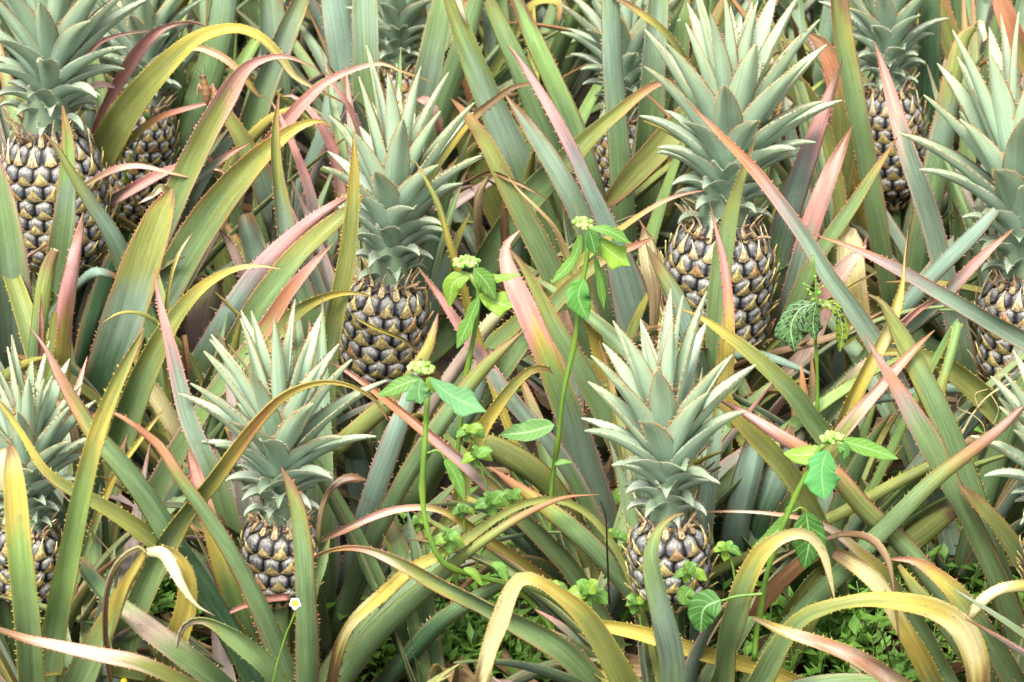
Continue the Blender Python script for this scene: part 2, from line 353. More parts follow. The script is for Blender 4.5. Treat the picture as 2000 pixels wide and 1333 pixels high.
# traced leaves: colours base>tip / margin ; Y ; points x,y,width from base to tip ; trailing 'b' = underside towards the camera
LEAVES = """
OOYYLD/Y 1.12 200,290,74 250,215,68 315,140,50 385,77,32 455,57,22 505,72,22 545,108,20 574,147,14 620,175,7 682,206,2
YLPYD/Y 1.2 300,135,8 350,102,14 385,93,14 430,110,17 465,138,14 485,165,14 505,188,6 520,190,1
PPPQD/P 1.3 205,215,24 230,165,28 265,108,30 300,66,22 330,50,12 370,43,7 402,52,2
PPQD/P 1.32 160,115,8 200,80,9 250,65,6 305,60,2 x
PQP/P 1.2 150,188,10 190,168,15 226,170,8 x
UGOOPPD/P 1.0 270,540,60 305,465,58 345,380,56 392,280,50 440,190,44 478,135,28 520,114,15 565,112,9 620,135,2
UMPPPPQYD/R .98 370,520,40 415,440,38 470,350,38 540,262,32 600,195,26 655,152,16 737,125,9 785,140,5 846,160,2
UGGOOYYD/R .9 290,620,84 360,500,78 425,398,68 488,322,52 540,276,34 585,246,20 630,238,8 655,262,2
KKUUOOOY/R .7 190,800,90 222,700,86 250,610,86 285,500,80 312,425,62 328,388,34 335,368,8
LLQD/D .69 330,372,20 312,368,18 292,384,10 270,398,2 x
GGGUNOR/R .9 108,590,56 118,500,54 130,410,44 134,330,34 132,265,24 122,207,3
GUOO/O .82 262,560,52 225,467,40 180,398,30 140,335,20 110,288,11 85,260,2
UUGGO/P .6 30,760,88 22,620,92 8,480,82 -8,380,62 -30,260,20
GGUUOOR/R .84 640,760,60 620,660,58 585,560,52 558,450,42 540,350,30 536,260,18 545,185,2
GGGOOOYR/Y .6 632,960,46 634,840,42 640,720,36 655,620,40 676,520,40 688,420,32 692,330,20 691,258,2
GUMPPM/P .94 650,560,30 622,450,26 606,380,24 582,310,18 553,240,10 528,195,2
QPPQ/P 1.02 672,440,24 662,350,24 642,280,20 612,225,14 575,190,8 553,188,2
QPP/P 1.0 716,300,16 690,225,14 662,180,9 634,138,2
OORPP/R 1.15 195,328,16 250,275,18 310,232,14 375,210,10 420,199,6 460,195,1
OPQDD/P .99 150,372,8 215,335,14 270,325,11 330,338,7 395,353,1
MPPQL/P 1.1 200,398,24 290,352,24 350,328,14 400,325,9 455,340,3
KUUPR/R 1.0 325,400,28 345,378,26 400,335,20 450,300,12 488,280,1
OOYOQD/Y 1.16 440,370,40 460,315,34 492,270,28 535,228,18 590,210,8 625,222,6 650,255,6 660,305,2
GGGU/O 1.6 330,420,62 355,310,64 390,195,66 425,80,62 450,-60,50 b
GGUO/R 1.62 440,420,52 475,300,54 512,175,55 560,60,46 605,-40,26
GUG/G 1.75 548,280,52 535,120,56 520,-60,52
KUUU/D 1.95 700,300,62 680,150,70 650,-60,68 b
GUUOOR/R 1.12 575,540,52 540,430,52 505,330,46 465,255,34 430,205,26 415,170,8
GGUG/D 1.4 716,330,62 717,180,60 712,-60,50
OOOR/R 2.0 838,280,50 822,130,60 795,-80,58
GUGG/D 1.62 808,320,62 832,190,60 855,80,54 880,-50,40
GGGG/D 1.55 850,260,50 880,160,50 908,80,46 950,-60,30
GGUUGOO/O 1.28 1085,540,72 1045,420,72 1005,310,66 965,215,62 925,115,52 885,15,34 860,-50,14
LQ/L 1.2 892,-10,12 902,20,12 912,48,1 x
GGGGO/O 1.42 1120,420,62 1085,310,58 1042,195,54 1000,100,46 955,0,30
GGGNNG/R 1.32 1185,480,52 1150,340,50 1120,250,50 1083,165,46 1040,70,38 1005,-10,28
UUUUMPPP/P 1.0 1262,700,84 1240,610,84 1215,525,66 1190,450,46 1150,364,34 1115,287,30 1070,203,24 1020,125,13 992,90,2
KGGUUUR/R 1.05 1225,700,56 1180,560,56 1142,440,52 1105,367,46 1063,297,38 1018,231,24 987,186,2
GGGGOOR/R .9 1190,760,56 1135,650,56 1090,560,55 1045,467,52 993,367,42 955,290,34 912,228,20 880,192,2
GGGGOORP/O 1.15 900,610,60 960,495,60 1035,385,60 1105,315,50 1158,262,36 1210,217,26 1262,175,19 1305,158,12 1342,162,3
GGUG/D 1.32 1225,520,56 1215,380,52 1203,200,46 1190,-60,38
GGUG/D 1.42 1255,420,62 1265,270,60 1275,130,52 1288,-60,38
GGGO/R 1.6 1310,260,44 1325,120,44 1335,-60,36
OOOOOR/R 1.2 1410,180,50 1350,222,56 1290,285,58 1232,345,50 1195,388,30 1170,415,3
OOYD/D 1.3 1350,150,16 1335,112,14 1300,65,15 1250,25,15 1195,-10,10
OYD/D 1.9 1010,60,20 1035,18,20 1065,2,20 1090,6,18 1092,40,10
OOYYBBBB/B 1.13 820,370,30 850,320,28 880,280,24 915,238,22 965,197,15 1000,172,11 1034,164,7
PQP/P 1.5 858,262,14 850,225,20 832,200,22 812,194,4 x
RRRR/R 1.8 965,330,26 925,210,24 900,120,24 880,20,22
OOOY/R 1.7 985,440,60 940,350,58 900,260,50 870,190,40
GOOYPR/Y .84 930,700,40 1000,640,32 1080,560,24 1170,480,15 1262,413,10 1320,384,8 1382,371,1
DDD/D 1.2 938,470,18 933,420,20 936,380,18 955,345,8
BRBB/B 1.1 982,650,6 985,560,16 985,470,20 985,395,12
DBDB/B .86 905,358,5 955,337,9 1000,352,9 1040,372,6 1073,392,1
YYYOOR/Y .5 915,600,20 895,530,17 875,467,15 857,403,12 838,362,8 807,308,1
LLYYYYOBDD/Y .8 1232,1080,28 1222,980,30 1205,860,30 1185,750,32 1158,635,30 1125,545,24 1102,490,18 1082,445,9 1052,410,6 1010,368,5 978,322,1
GGGUUMPPP/P 1.0 1470,700,62 1490,610,62 1512,520,60 1545,400,52 1578,300,42 1605,225,32 1628,160,18 1645,116,2 b
UUUUPPQPP/P .95 1525,660,46 1550,570,46 1582,460,44 1612,375,40 1640,303,26 1664,247,2
GGGGOR/R .9 1525,660,34 1575,550,34 1620,470,32 1660,412,28 1700,350,20 1735,297,9 1752,268,1
GGUUUUUQPP/P 1.0 1905,880,56 1892,780,54 1878,690,52 1855,575,48 1832,480,46 1804,385,44 1776,305,39 1752,228,33 1728,145,20 1708,84,2
UUUUUMRRP/R .52 1805,900,50 1765,790,48 1720,690,46 1670,610,42 1615,535,38 1573,467,35 1517,390,30 1475,336,26 1440,298,20 1388,245,12 1340,196,2
GGGGGGGOOR/O .58 1390,960,48 1394,850,50 1398,740,52 1402,640,52 1408,550,48 1420,465,40 1436,388,27 1458,318,14 1476,268,2
GGNYYPPQ/R .5 1412,1040,46 1412,920,46 1414,800,42 1420,700,36 1424,610,26 1415,520,18 1400,455,9 1385,393,1
GGGGOO/R 1.3 1735,560,40 1712,440,44 1690,320,46 1665,190,46 1642,70,44 1630,-50,40
OOOORRD/R 1.4 1622,420,64 1642,330,60 1648,230,56 1632,145,48 1606,88,30 1575,66,8
OOYYO/R 1.5 1715,560,60 1690,460,62 1660,360,60 1640,280,46
KKKG/D 1.75 1810,420,56 1812,250,50 1816,90,48 1818,-60,46 b
OOOR/R 1.85 1930,320,52 1895,190,50 1855,75,46 1815,-50,40
GGGGUOOO/R 1.36 1780,620,60 1802,480,60 1825,360,60 1848,250,56 1868,150,50 1885,80,38 1905,54,14
LLD/D 1.33 1905,60,8 1915,45,14 1922,72,10 1920,82,1 x
GUUG/G 1.66 1905,420,56 1935,280,58 1965,150,58 2000,20,50 2020,-60,36
OORRP/R 1.5 2050,210,44 2010,130,48 1975,55,46 1940,-40,34
GUUU/D 1.52 1770,560,50 1792,460,56 1815,350,58
GUUUU/D .74 1700,690,36 1770,595,36 1830,525,35 1895,462,33 1945,410,22
UMPPR/R .72 1820,600,28 1860,562,26 1920,500,20 1978,448,4
UUUUUMMRO/R .5 2090,716,46 2000,665,42 1895,605,35 1825,566,32 1755,527,25 1700,500,17 1650,479,10 1590,458,1
GGUUOR/O .55 1378,860,46 1365,740,46 1350,660,44 1325,590,40 1292,528,28 1262,478,2
GGGGOOYYB/O .44 1660,950,50 1620,870,46 1590,829,44 1545,766,40 1482,706,34 1430,664,25 1363,618,10 1314,600,1
GGGGGGGOOR/Y .3 2000,1280,62 1960,1140,62 1910,1000,60 1865,870,56 1838,804,54 1808,741,52 1773,678,44 1745,629,30 1720,590,14 1682,571,1
OOYYLYDD/Y .35 1570,980,38 1600,915,36 1632,855,34 1670,770,32 1705,700,30 1735,640,27 1752,590,22 1762,553,9 1766,510,4 1774,447,1
GOOQPRR/R .28 1540,990,40 1580,935,36 1620,880,32 1660,828,30 1703,776,26 1748,724,22 1790,680,14 1825,645,1
GUPPR/R .5 1680,730,32 1720,672,28 1752,640,24 1800,600,13 1868,571,1
GOOOOY/Y .45 1985,850,52 1930,785,52 1870,732,46 1820,702,34 1770,687,22 1715,692,8
GGGOQ/Q .5 1540,960,44 1570,880,46 1612,815,46 1655,762,38 1688,718,24 1712,695,6
UUUU/U .52 1650,810,22 1700,782,26 1780,770,25 1860,757,22 1925,768,4 b
UUUU/U .66 1420,690,18 1450,688,20 1495,694,20 1548,714,15 1602,740,1 b
BDDB/D .66 1490,696,14 1560,676,18 1640,652,14 1700,622,10 1730,606,3
NYLL/R .84 1680,740,62 1672,640,66 1662,540,64 1657,475,54 1664,446,16
QPQQ/P .78 1590,640,50 1612,580,50 1645,530,40 1675,495,20 1692,480,2
OYY/Y .62 1590,606,16 1655,562,10 1714,531,1
GGGGGGGGMRMP/R .18 1990,1260,56 1945,1140,56 1900,1045,56 1850,945,56 1812,866,52 1780,810,42 1755,766,32 1722,712,18 1690,655,2
GGGGGGORPP/O .08 1430,1390,50 1500,1285,50 1565,1200,46 1650,1110,44 1740,1020,40 1825,936,35 1900,878,28 1960,830,20 2020,772,8
GGOOYYLLYL/Y -.12 1470,1360,58 1517,1269,46 1563,1212,34 1615,1188,29 1685,1174,30 1755,1176,40 1825,1190,48 1878,1227,54 1905,1286,54 1912,1360,44
GGGOYLLLD/Y -.06 1398,1350,62 1415,1260,54 1440,1180,50 1462,1120,46 1490,1075,38 1530,1048,27 1575,1043,23 1606,1075,20 1622,1130,12 1631,1176,2
GUUUGGOR/O -.16 1322,1380,74 1318,1280,60 1300,1200,54 1283,1135,48 1275,1080,32 1288,1035,18 1313,1010,9 1336,1003,2
YQRQRQYY/Y -.2 1800,1365,44 1740,1322,40 1670,1282,36 1600,1256,29 1527,1233,22 1472,1208,6
YYLLY/Y -.1 2070,1146,30 2000,1143,26 1950,1153,26 1910,1182,26 1884,1226,10
GGGGOYRP/R .0 2010,1380,54 1945,1265,52 1885,1180,46 1843,1135,36 1790,1097,18 1740,1092,4
GGGGGOORRPPR/R .1 1995,1370,56 1930,1275,54 1870,1192,50 1810,1120,46 1755,1060,44 1690,1000,42 1640,940,40 1590,895,34 1520,850,27 1450,805,15 1387,773,1
GOOOYY/Y .16 1620,1080,40 1580,985,42 1530,910,44 1475,850,42 1425,795,36 1388,765,14
GGOYQRQD/D .06 1850,1320,34 1790,1210,32 1725,1115,24 1685,1083,22 1633,1041,18 1580,1017,11 1510,1004,8 1440,999,5 1378,1002,1
DBDBDB/D -.02 1590,1062,6 1650,1045,13 1700,1055,17 1730,1090,16 1742,1130,10 1748,1180,7 1757,1255,3
BBBB/B .12 1462,1225,20 1490,1180,34 1530,1135,38 1570,1100,32 1606,1085,10
OOOO/O .25 1500,1340,80 1545,1230,80 1590,1150,72 1640,1090,40
GYYLLY/Y .04 1840,1370,44 1795,1280,42 1752,1205,34 1722,1150,38 1685,1112,40 1630,1078,24
GGGY/Y .05 1950,1370,48 1885,1270,44 1830,1200,36 1790,1155,28 1755,1104,10
GGOOR/R .15 2040,1160,44 1985,1080,42 1940,1018,36 1900,975,24 1870,945,2
KOOO/Y .36 1700,1110,50 1755,1072,58 1810,1030,54 1856,992,44
OOOO/Y .3 1560,1040,24 1640,1003,26 1700,972,28 1760,940,28 1815,910,22 1870,875,8
KUUU/D .42 1425,1150,54 1440,1030,62 1462,930,60 1480,850,44 b
KKUU/D .45 1450,1150,54 1490,1020,74 1530,920,74 1565,840,50 b
YYYYYO/Y .04 1590,1350,34 1490,1308,34 1400,1284,34 1310,1256,34 1245,1235,32 1175,1222,26 1115,1222,8
GGGGGOOQRYY/R -.1 1190,1365,56 1105,1275,52 1020,1220,46 950,1183,44 860,1140,38 790,1102,29 740,1080,20 705,1071,14 665,1071,10 620,1085,6 580,1116,1
OOOYYLLLLL/Y -.25 1235,1370,62 1185,1270,52 1140,1200,46 1090,1160,32 1055,1138,26 1022,1130,30 1000,1155,34 980,1210,40 957,1270,36 938,1350,32
OOYYYLYBBB/B -.05 965,1015,16 905,1056,23 855,1085,25 800,1115,27 745,1165,30 705,1200,28 680,1228,24 660,1275,26 642,1360,22
YYYQPQRQ/R .05 990,1080,26 925,1035,23 890,1010,18 850,994,13 800,992,14 740,1005,16 680,1030,16 622,1058,8
GGGGOORRR/O .0 640,1370,54 690,1300,52 750,1225,46 830,1150,36 900,1090,24 958,1048,20 1000,1020,18 1045,995,14 1105,972,8 1168,966,1
KKKGG/D .1 735,1360,46 790,1290,44 860,1215,40 930,1170,36 990,1140,20
KUUUUU/P .36 650,1260,48 672,1170,50 700,1060,52 735,950,52 768,860,46 800,770,30 822,700,6 b
GGGGGGGOOR/R .28 640,1270,50 680,1170,46 720,1070,42 770,975,40 820,890,40 860,830,40 900,775,38 940,725,30 985,680,18 1028,643,1
OOOO/Y .4 1150,1120,46 1100,1000,54 1040,925,58 970,880,52 905,858,16
GGGGGGNYRR/R .12 1310,1300,50 1268,1205,48 1230,1150,46 1193,1111,46 1140,1055,44 1070,995,36 1000,946,21 958,911,1
GGGGGYMMPRRRPP/R .2 1190,1240,44 1122,1118,42 1070,1058,40 1018,1006,36 965,953,30 912,908,26 865,870,23 810,825,20 740,768,16 690,733,10 636,700,2
GGGUUUUMPPPP/P .4 1200,1120,48 1130,965,46 1070,870,42 1018,811,38 983,766,34 948,710,30 912,660,26 878,608,20 846,562,12 816,522,2
UUUUGNYPPQPQ/P .6 1195,1080,60 1160,970,68 1122,850,66 1090,760,62 1060,680,56 1020,590,48 994,525,36 990,480,18 1016,450,1
GGGGGOOR/R .42 1250,970,54 1205,860,54 1158,766,52 1116,695,46 1084,643,38 1053,580,28 1021,520,14 992,482,1
GGGGGOORP/R .64 880,870,40 930,790,40 985,720,40 1030,655,40 1078,600,36 1130,545,28 1190,500,20 1240,480,15 1280,463,2
OOYYOYO/Y .26 905,950,30 937,850,30 965,801,28 1000,755,24 1035,724,19 1070,720,12 1080,732,2
OYYB/R .68 930,790,26 983,703,26 1035,660,24 1070,630,14
QLLL/L .72 905,700,30 950,640,30 980,608,22 1008,582,3
DDDLL/D .76 1275,670,12 1278,575,28 1268,510,40 1262,474,32 1256,446,6
OOOOOOYP/R .44 560,960,34 600,930,40 650,882,42 720,820,42 785,762,38 815,715,30 835,680,24 848,640,14 856,613,3
DYYO/O .58 820,690,9 795,668,9 770,655,8 715,632,6 660,595,1
GGGOOYRYYYD/Y -.12 230,1310,60 260,1210,54 300,1110,50 350,1015,46 410,940,44 460,872,38 500,822,30 545,778,22 595,753,15 645,746,10 692,757,8 735,785,6 757,822,1
GGGNNYYL/Y -.25 64,1370,60 54,1230,56 44,1130,54 35,1040,54 28,950,50 24,895,32 20,872,12
LL/L -.24 4,960,20 5,910,22 8,876,20 x
GGNNNNOYOOR/Y -.2 92,1360,58 105,1240,52 125,1120,50 148,1010,46 170,915,42 195,830,38 222,760,32 245,710,24 265,672,14 282,641,1
OOOOOYYY/Y -.06 420,1180,44 350,1092,44 290,1045,40 240,1010,36 180,975,30 130,950,24 85,915,18 45,850,14 10,800,10 -20,765,6
KKKKGGGORPP/O -.08 510,1340,58 455,1230,56 400,1140,56 340,1050,54 290,970,50 235,900,45 190,850,40 150,790,31 115,730,21 88,680,11 55,635,1
GGGGGGGORRRY/R -.14 575,1350,52 555,1290,50 508,1181,44 455,1083,36 403,1006,32 350,936,27 315,880,22 290,855,18 245,820,10 193,791,1
GGNYYPP/R .03 530,1340,62 475,1225,60 435,1110,48 405,1010,38 382,930,30 368,880,10
GGGGGUUUMPPP/P .1 530,1260,52 490,1150,50 460,1060,50 430,965,48 400,890,44 370,820,40 348,735,34 330,660,24 312,590,13 300,522,1
KGGQGKK/D -.16 480,1380,52 420,1325,50 345,1270,50 265,1215,48 200,1160,42 150,1095,26
OOQQQRY/R -.3 380,1340,30 280,1300,34 190,1280,32 110,1262,24 50,1248,18 -15,1225,8
GGOYYYLBBBBBB/B -.22 145,1360,72 180,1290,62 215,1225,50 250,1145,36 278,1095,26 282,1072,16 258,1074,14 226,1105,15 207,1160,14 204,1230,13 210,1300,11 218,1345,6
OOYYYYB/Y -.15 300,1350,60 342,1260,52 366,1185,44 366,1125,36 345,1088,26 310,1068,16
LLLLLP/L -.23 282,1080,18 315,1080,28 338,1108,28 360,1148,17 385,1183,7 420,1203,1 x
GGGGOQL/O -.22 555,1355,46 520,1300,44 480,1262,43 440,1230,36 402,1212,22 370,1214,20 352,1236,16 346,1267,2
GGGGGGOOR/R -.16 602,1370,54 600,1290,52 596,1180,48 590,1075,42 580,1000,34 565,950,22 550,913,2
PRPP/R -.06 565,1165,14 510,1170,17 465,1188,10 417,1214,1 x
GGGO/O -.04 612,1150,20 626,1100,26 643,1052,3
ODDBQD/D .0 622,1060,14 628,1000,14 642,962,13 665,940,18 690,934,20 714,938,5
GGYYYOY/Y .0 150,1130,18 170,1070,17 200,985,16 230,920,14 270,865,11 300,825,8 332,788,1
GNYYRPPPQ/P .58 118,880,46 118,780,46 122,690,43 128,620,39 138,555,34 148,500,28 157,455,18 162,415,1
GGGOOB/O .5 62,800,30 70,700,34 80,600,36 92,530,32 108,490,20
LLL/L .49 88,545,8 98,510,12 108,486,14 x
OOOO/Y .45 60,820,10 85,740,17 100,680,18 106,610,14
PRPR/P .44 78,720,12 80,650,11 81,610,8 80,576,1
KKKK/R .98 145,820,50 168,690,48 200,570,44 235,480,30
KKGG/R .93 175,850,60 205,720,58 240,610,56 280,500,44 310,410,20
GGGOOOYYLD/Y .56 225,880,60 268,765,58 305,685,50 345,618,36 385,572,26 420,545,18 460,526,13 510,520,8 552,527,1
OOYL/Y .6 335,655,14 300,625,10 265,610,7 230,613,6 200,632,1
OYQ/Y .66 322,640,10 330,560,8 348,500,7 376,455,1
GGUUMPPPP/P .8 330,800,50 395,700,52 440,625,48 482,560,44 530,500,38 590,446,28 640,410,20 700,372,8
GGNGNRRPP/P .5 300,970,46 350,880,44 420,770,40 475,700,38 525,630,34 562,572,28 615,512,16 652,474,1
GGGGOOO/R .66 390,810,50 440,712,52 500,612,56 570,520,52 630,460,44 680,415,24 716,378,3
GOOOOYYL/Y .57 440,790,42 480,720,40 530,660,36 580,608,30 640,578,17 690,572,9 738,583,1
QQLL/P .98 392,680,66 398,620,68 408,578,60 420,552,34 436,546,10
QQQ/Q .9 485,570,26 475,530,24 455,485,18 430,450,5
YLLL/Y .7 380,930,30 355,860,34 320,792,42 282,738,36
BBB/B .6 366,750,10 363,700,13 358,655,12
DDD/D .2 160,1010,20 158,930,24 150,860,22 136,800,14
BDB/D .3 60,792,20 95,790,24 138,784,12
UUUG/D 1.3 600,330,30 640,240,44 660,140,50 b
UUU/U .7 150,560,16 190,528,22 240,548,8 b
GGGGG/D 1.6 330,330,40 345,200,40 330,60,34 300,-60,20
NYYO/Y .3 1850,720,22 1835,780,26 1870,860,20
KKUU/D .95 560,700,50 530,600,56 500,500,54 475,420,40
KKGG/D .95 640,860,60 600,760,64 575,660,60 560,560,50
UUKK/D .75 720,1000,60 700,880,64 690,800,60 b
GGUU/D .6 830,960,56 880,860,56 925,760,50 955,680,36
UUUU/P .7 1080,1000,66 1100,860,70 1110,720,66 1090,610,44 b
"""
# ------------------------------------------------------------------ ground
def ground():
    mb = MB(); rng = np.random.default_rng(5)
    xs = np.r_[[-80, -40, -15, -6], np.linspace(-3, 3, 121), [6, 15, 40, 80]]
    ys = np.r_[[-20, -8], np.linspace(-3, 6, 181), [10, 20, 50, 160]]
    V = []
    for y in ys:
        for x in xs:
            near = abs(x) <= 3 and -3 <= y <= 6
            z = (0.012 * sin(x * 9 + sin(y * 7)) + .01 * sin(y * 13 + x * 5) + rng.uniform(-.006, .006)) if near else 0
            V.append((x, y, z - .015))
    nx = len(xs); F = [(j * nx + i, j * nx + i + 1, (j + 1) * nx + i + 1, (j + 1) * nx + i) for j in range(len(ys) - 1) for i in range(nx - 1)]
    o = mb.add(V, F, (.05, .04, .03)); return mb.build('ground', soilmat())
tag(ground(), 'dark soil between the pineapple plants', 'ground', kind='structure')

# ------------------------------------------------------------------ the plants
ROOT = {}; BASE = {}
for pid, (px, Y, label, grp) in PLANTS.items():
    # column of the stem base: follow the ray of that pixel column down to the ground of the row
    p = at(px, 900, Y); s = (px - 1000) * PXA
    base = np.array([0.0, Y, 0.03]); z = (base - CAMP) @ FWD; base[0] = s * z
    BASE[pid] = base
    ROOT[pid] = tag(empty('pineapple_plant', tuple(base)), label, 'pineapple plant', grp)

zb = np.full((112, 160), 99.0)               # which row of the field each patch of the photographed view shows (8 px cells wide 12.5)
def cell(x, y):
    i, j = int((y + 60) // 12.5), int(x // 12.5)
    return (i, j) if 0 <= i < 112 and 0 <= j < 160 else None
def mark(px, py, hw, Y, ang=0):
    for a in np.arange(-hw, hw + 1, 6):
        c = cell(px + a * cos(ang), py + a * sin(ang))
        if c: zb[c] = min(zb[c], Y)

def bez(a, b, c, n):
    t = np.linspace(0, 1, n)[:, None]; return a * (1 - t) ** 2 + b * 2 * t * (1 - t) + c * t * t

def style_cols(st, n, frac0, rng):
    """colours along the blade; the first frac0 of it is the hidden foot and keeps the first colour"""
    k = len(st); A = np.array([PAL[c] for c in st]); x = np.linspace(0, 1, n); t = np.clip((x - frac0) / max(1 - frac0, 1e-6), 0, 1) * (k - 1)
    C = np.array([np.interp(t, np.arange(k), A[:, j]) for j in range(3)]).T
    return C * (1 + rng.uniform(-.07, .07))

def leaf_obj(mb, parent, mat, name='leaf'):
    return mb.build(name, mat, parent)

def traced_leaf(line, idx):
    st, Y, rest = line.split(' ', 2); Y = float(Y); back = rest.endswith(' b'); noext = rest.endswith(' x'); rest = rest.rstrip('bx').strip()
    st, mg = st.split('/'); rng = np.random.default_rng(1000 + idx)
    K = np.array([[float(q) for q in p.split(',')] for p in rest.split()])
    d = K[1, :2] - K[0, :2] if len(K) > 1 else np.array([0, -1]); d = d / (np.linalg.norm(d) + 1e-6)
    # the plant this blade grows from
    best = None
    for pid, b in BASE.items():
        bx, by = topx(b); v = K[0, :2] - np.array([bx, by]); L = np.linalg.norm(v) + 1e-6
        ang = math.degrees(math.acos(max(-1, min(1, float(v @ d) / L)))) if L > 25 else 0
        cost = L * .7 + abs(b[1] - Y) * 900 + ang * min(1, L / 120) * 3
        if best is None or cost < best[0]: best = (cost, pid)
    pid = best[1]; B = BASE[pid]
    CK = catmull(K, max(18, min(46, int(np.linalg.norm(np.diff(K[:, :2], axis=0), axis=1).sum() / 17))))
    n = len(CK); lean = -.05 if len(K) > 3 else 0.0
    dl = np.r_[0, np.cumsum(np.linalg.norm(np.diff(CK[:, :2], axis=0), axis=1))]; tt = dl / dl[-1]
    bow = -.05 * np.sin(tt * pi) * min(1, dl[-1] / 500)
    P = []; W = []
    for (x, y, wd), t, bo in zip(CK, tt, bow):
        p = at(x, y, Y + lean * t + bo); P.append(p); W.append(max(wd, .8) * mpp(p))
    P = np.array(P); W = np.array(W)
    for (x, y, wd), p in zip(CK, P): mark(x, y, wd * .42, p[1])
    frac0 = 0
    dist = np.linalg.norm(P[0] - B)
    if dist > .03 and not noext:
        T0 = nrm(P[1] - P[0]); 
        ctrl = P[0] - T0 * dist * .5
        ctrl[2] = max(ctrl[2], .02)
        m = max(4, int(dist / .03)); E = bez(B, ctrl, P[0], m + 1)[:-1]
        E[:, 2] = np.maximum(E[:, 2], .015)
        We = np.interp(np.linspace(0, 1, m), [0, .25, 1], [min(W[0] * 1.0, .05), W[0], W[0]])
        tot = dist + np.linalg.norm(np.diff(P, axis=0), axis=1).sum(); frac0 = dist / tot
        P = np.vstack([E, P]); W = np.r_[We, W]
    W = W * .93 * (1 + .05 * vnoise(rng, len(W), 7))
    turn = np.degrees(np.arccos(np.clip((nrm(P[1] - P[0]) * nrm(P[-1] - P[-2])).sum(), -1, 1)))
    nn = len(P)
    cl = np.r_[0, np.cumsum(np.linalg.norm(np.diff(P, axis=0), axis=1))]; cl /= cl[-1]
    V = nrm(CAMP - P)
    roll = RD(rng.uniform(-24, 24)) + RD(16 + min(26, turn * .25) if turn > 50 else 16) * vnoise(rng, nn, 4)
    T = nrm(np.gradient(P, axis=0)); N = nrm(V - (V * T).sum(1, keepdims=True) * T); S = np.cross(T, N)
    N2 = N * np.cos(roll)[:, None] + S * np.sin(roll)[:, None]
    W = W / np.maximum(np.cos(np.abs(roll)), .85)
    if back or rng.uniform() < .22: N2 = -N2
    k = len(st); A = np.array([PAL[c] for c in st]); t = np.clip((cl - frac0) / max(1 - frac0, 1e-6), 0, 1) 
    t = t ** 1.45 * (k - 1)
    C = np.array([np.interp(t, np.arange(k), A[:, j]) for j in range(3)]).T * (1 + rng.uniform(-.08, .08))
    tb = np.clip((cl - rng.uniform(.93, .985)) / .03, 0, 1)[:, None]; C = C * (1 - tb) + PAL['B'] * 1.3 * tb
    dry = sum(c in 'DB' for c in st) / len(st) > .5
    mb = MB(); big = W.max()
    ribbon(mb, P, W, N2, C, PAL[mg], rng, chan=rng.uniform(.16, .34) if big > .02 else .3, thick=.0018 if big > .02 else .001,
           tooth=.0034 if not dry else .002, space=.0095, jag=.03 if not dry else .14, mmix=.62 if mg in 'ROPY' else .4)
    if len(line) and 'B' in st and not dry: pass
    o = mb.build('leaf', M_DRY if dry else M_LEAF, ROOT[pid])
    if dry: o['label'] = 'dry brown curled leaf'
    return pid

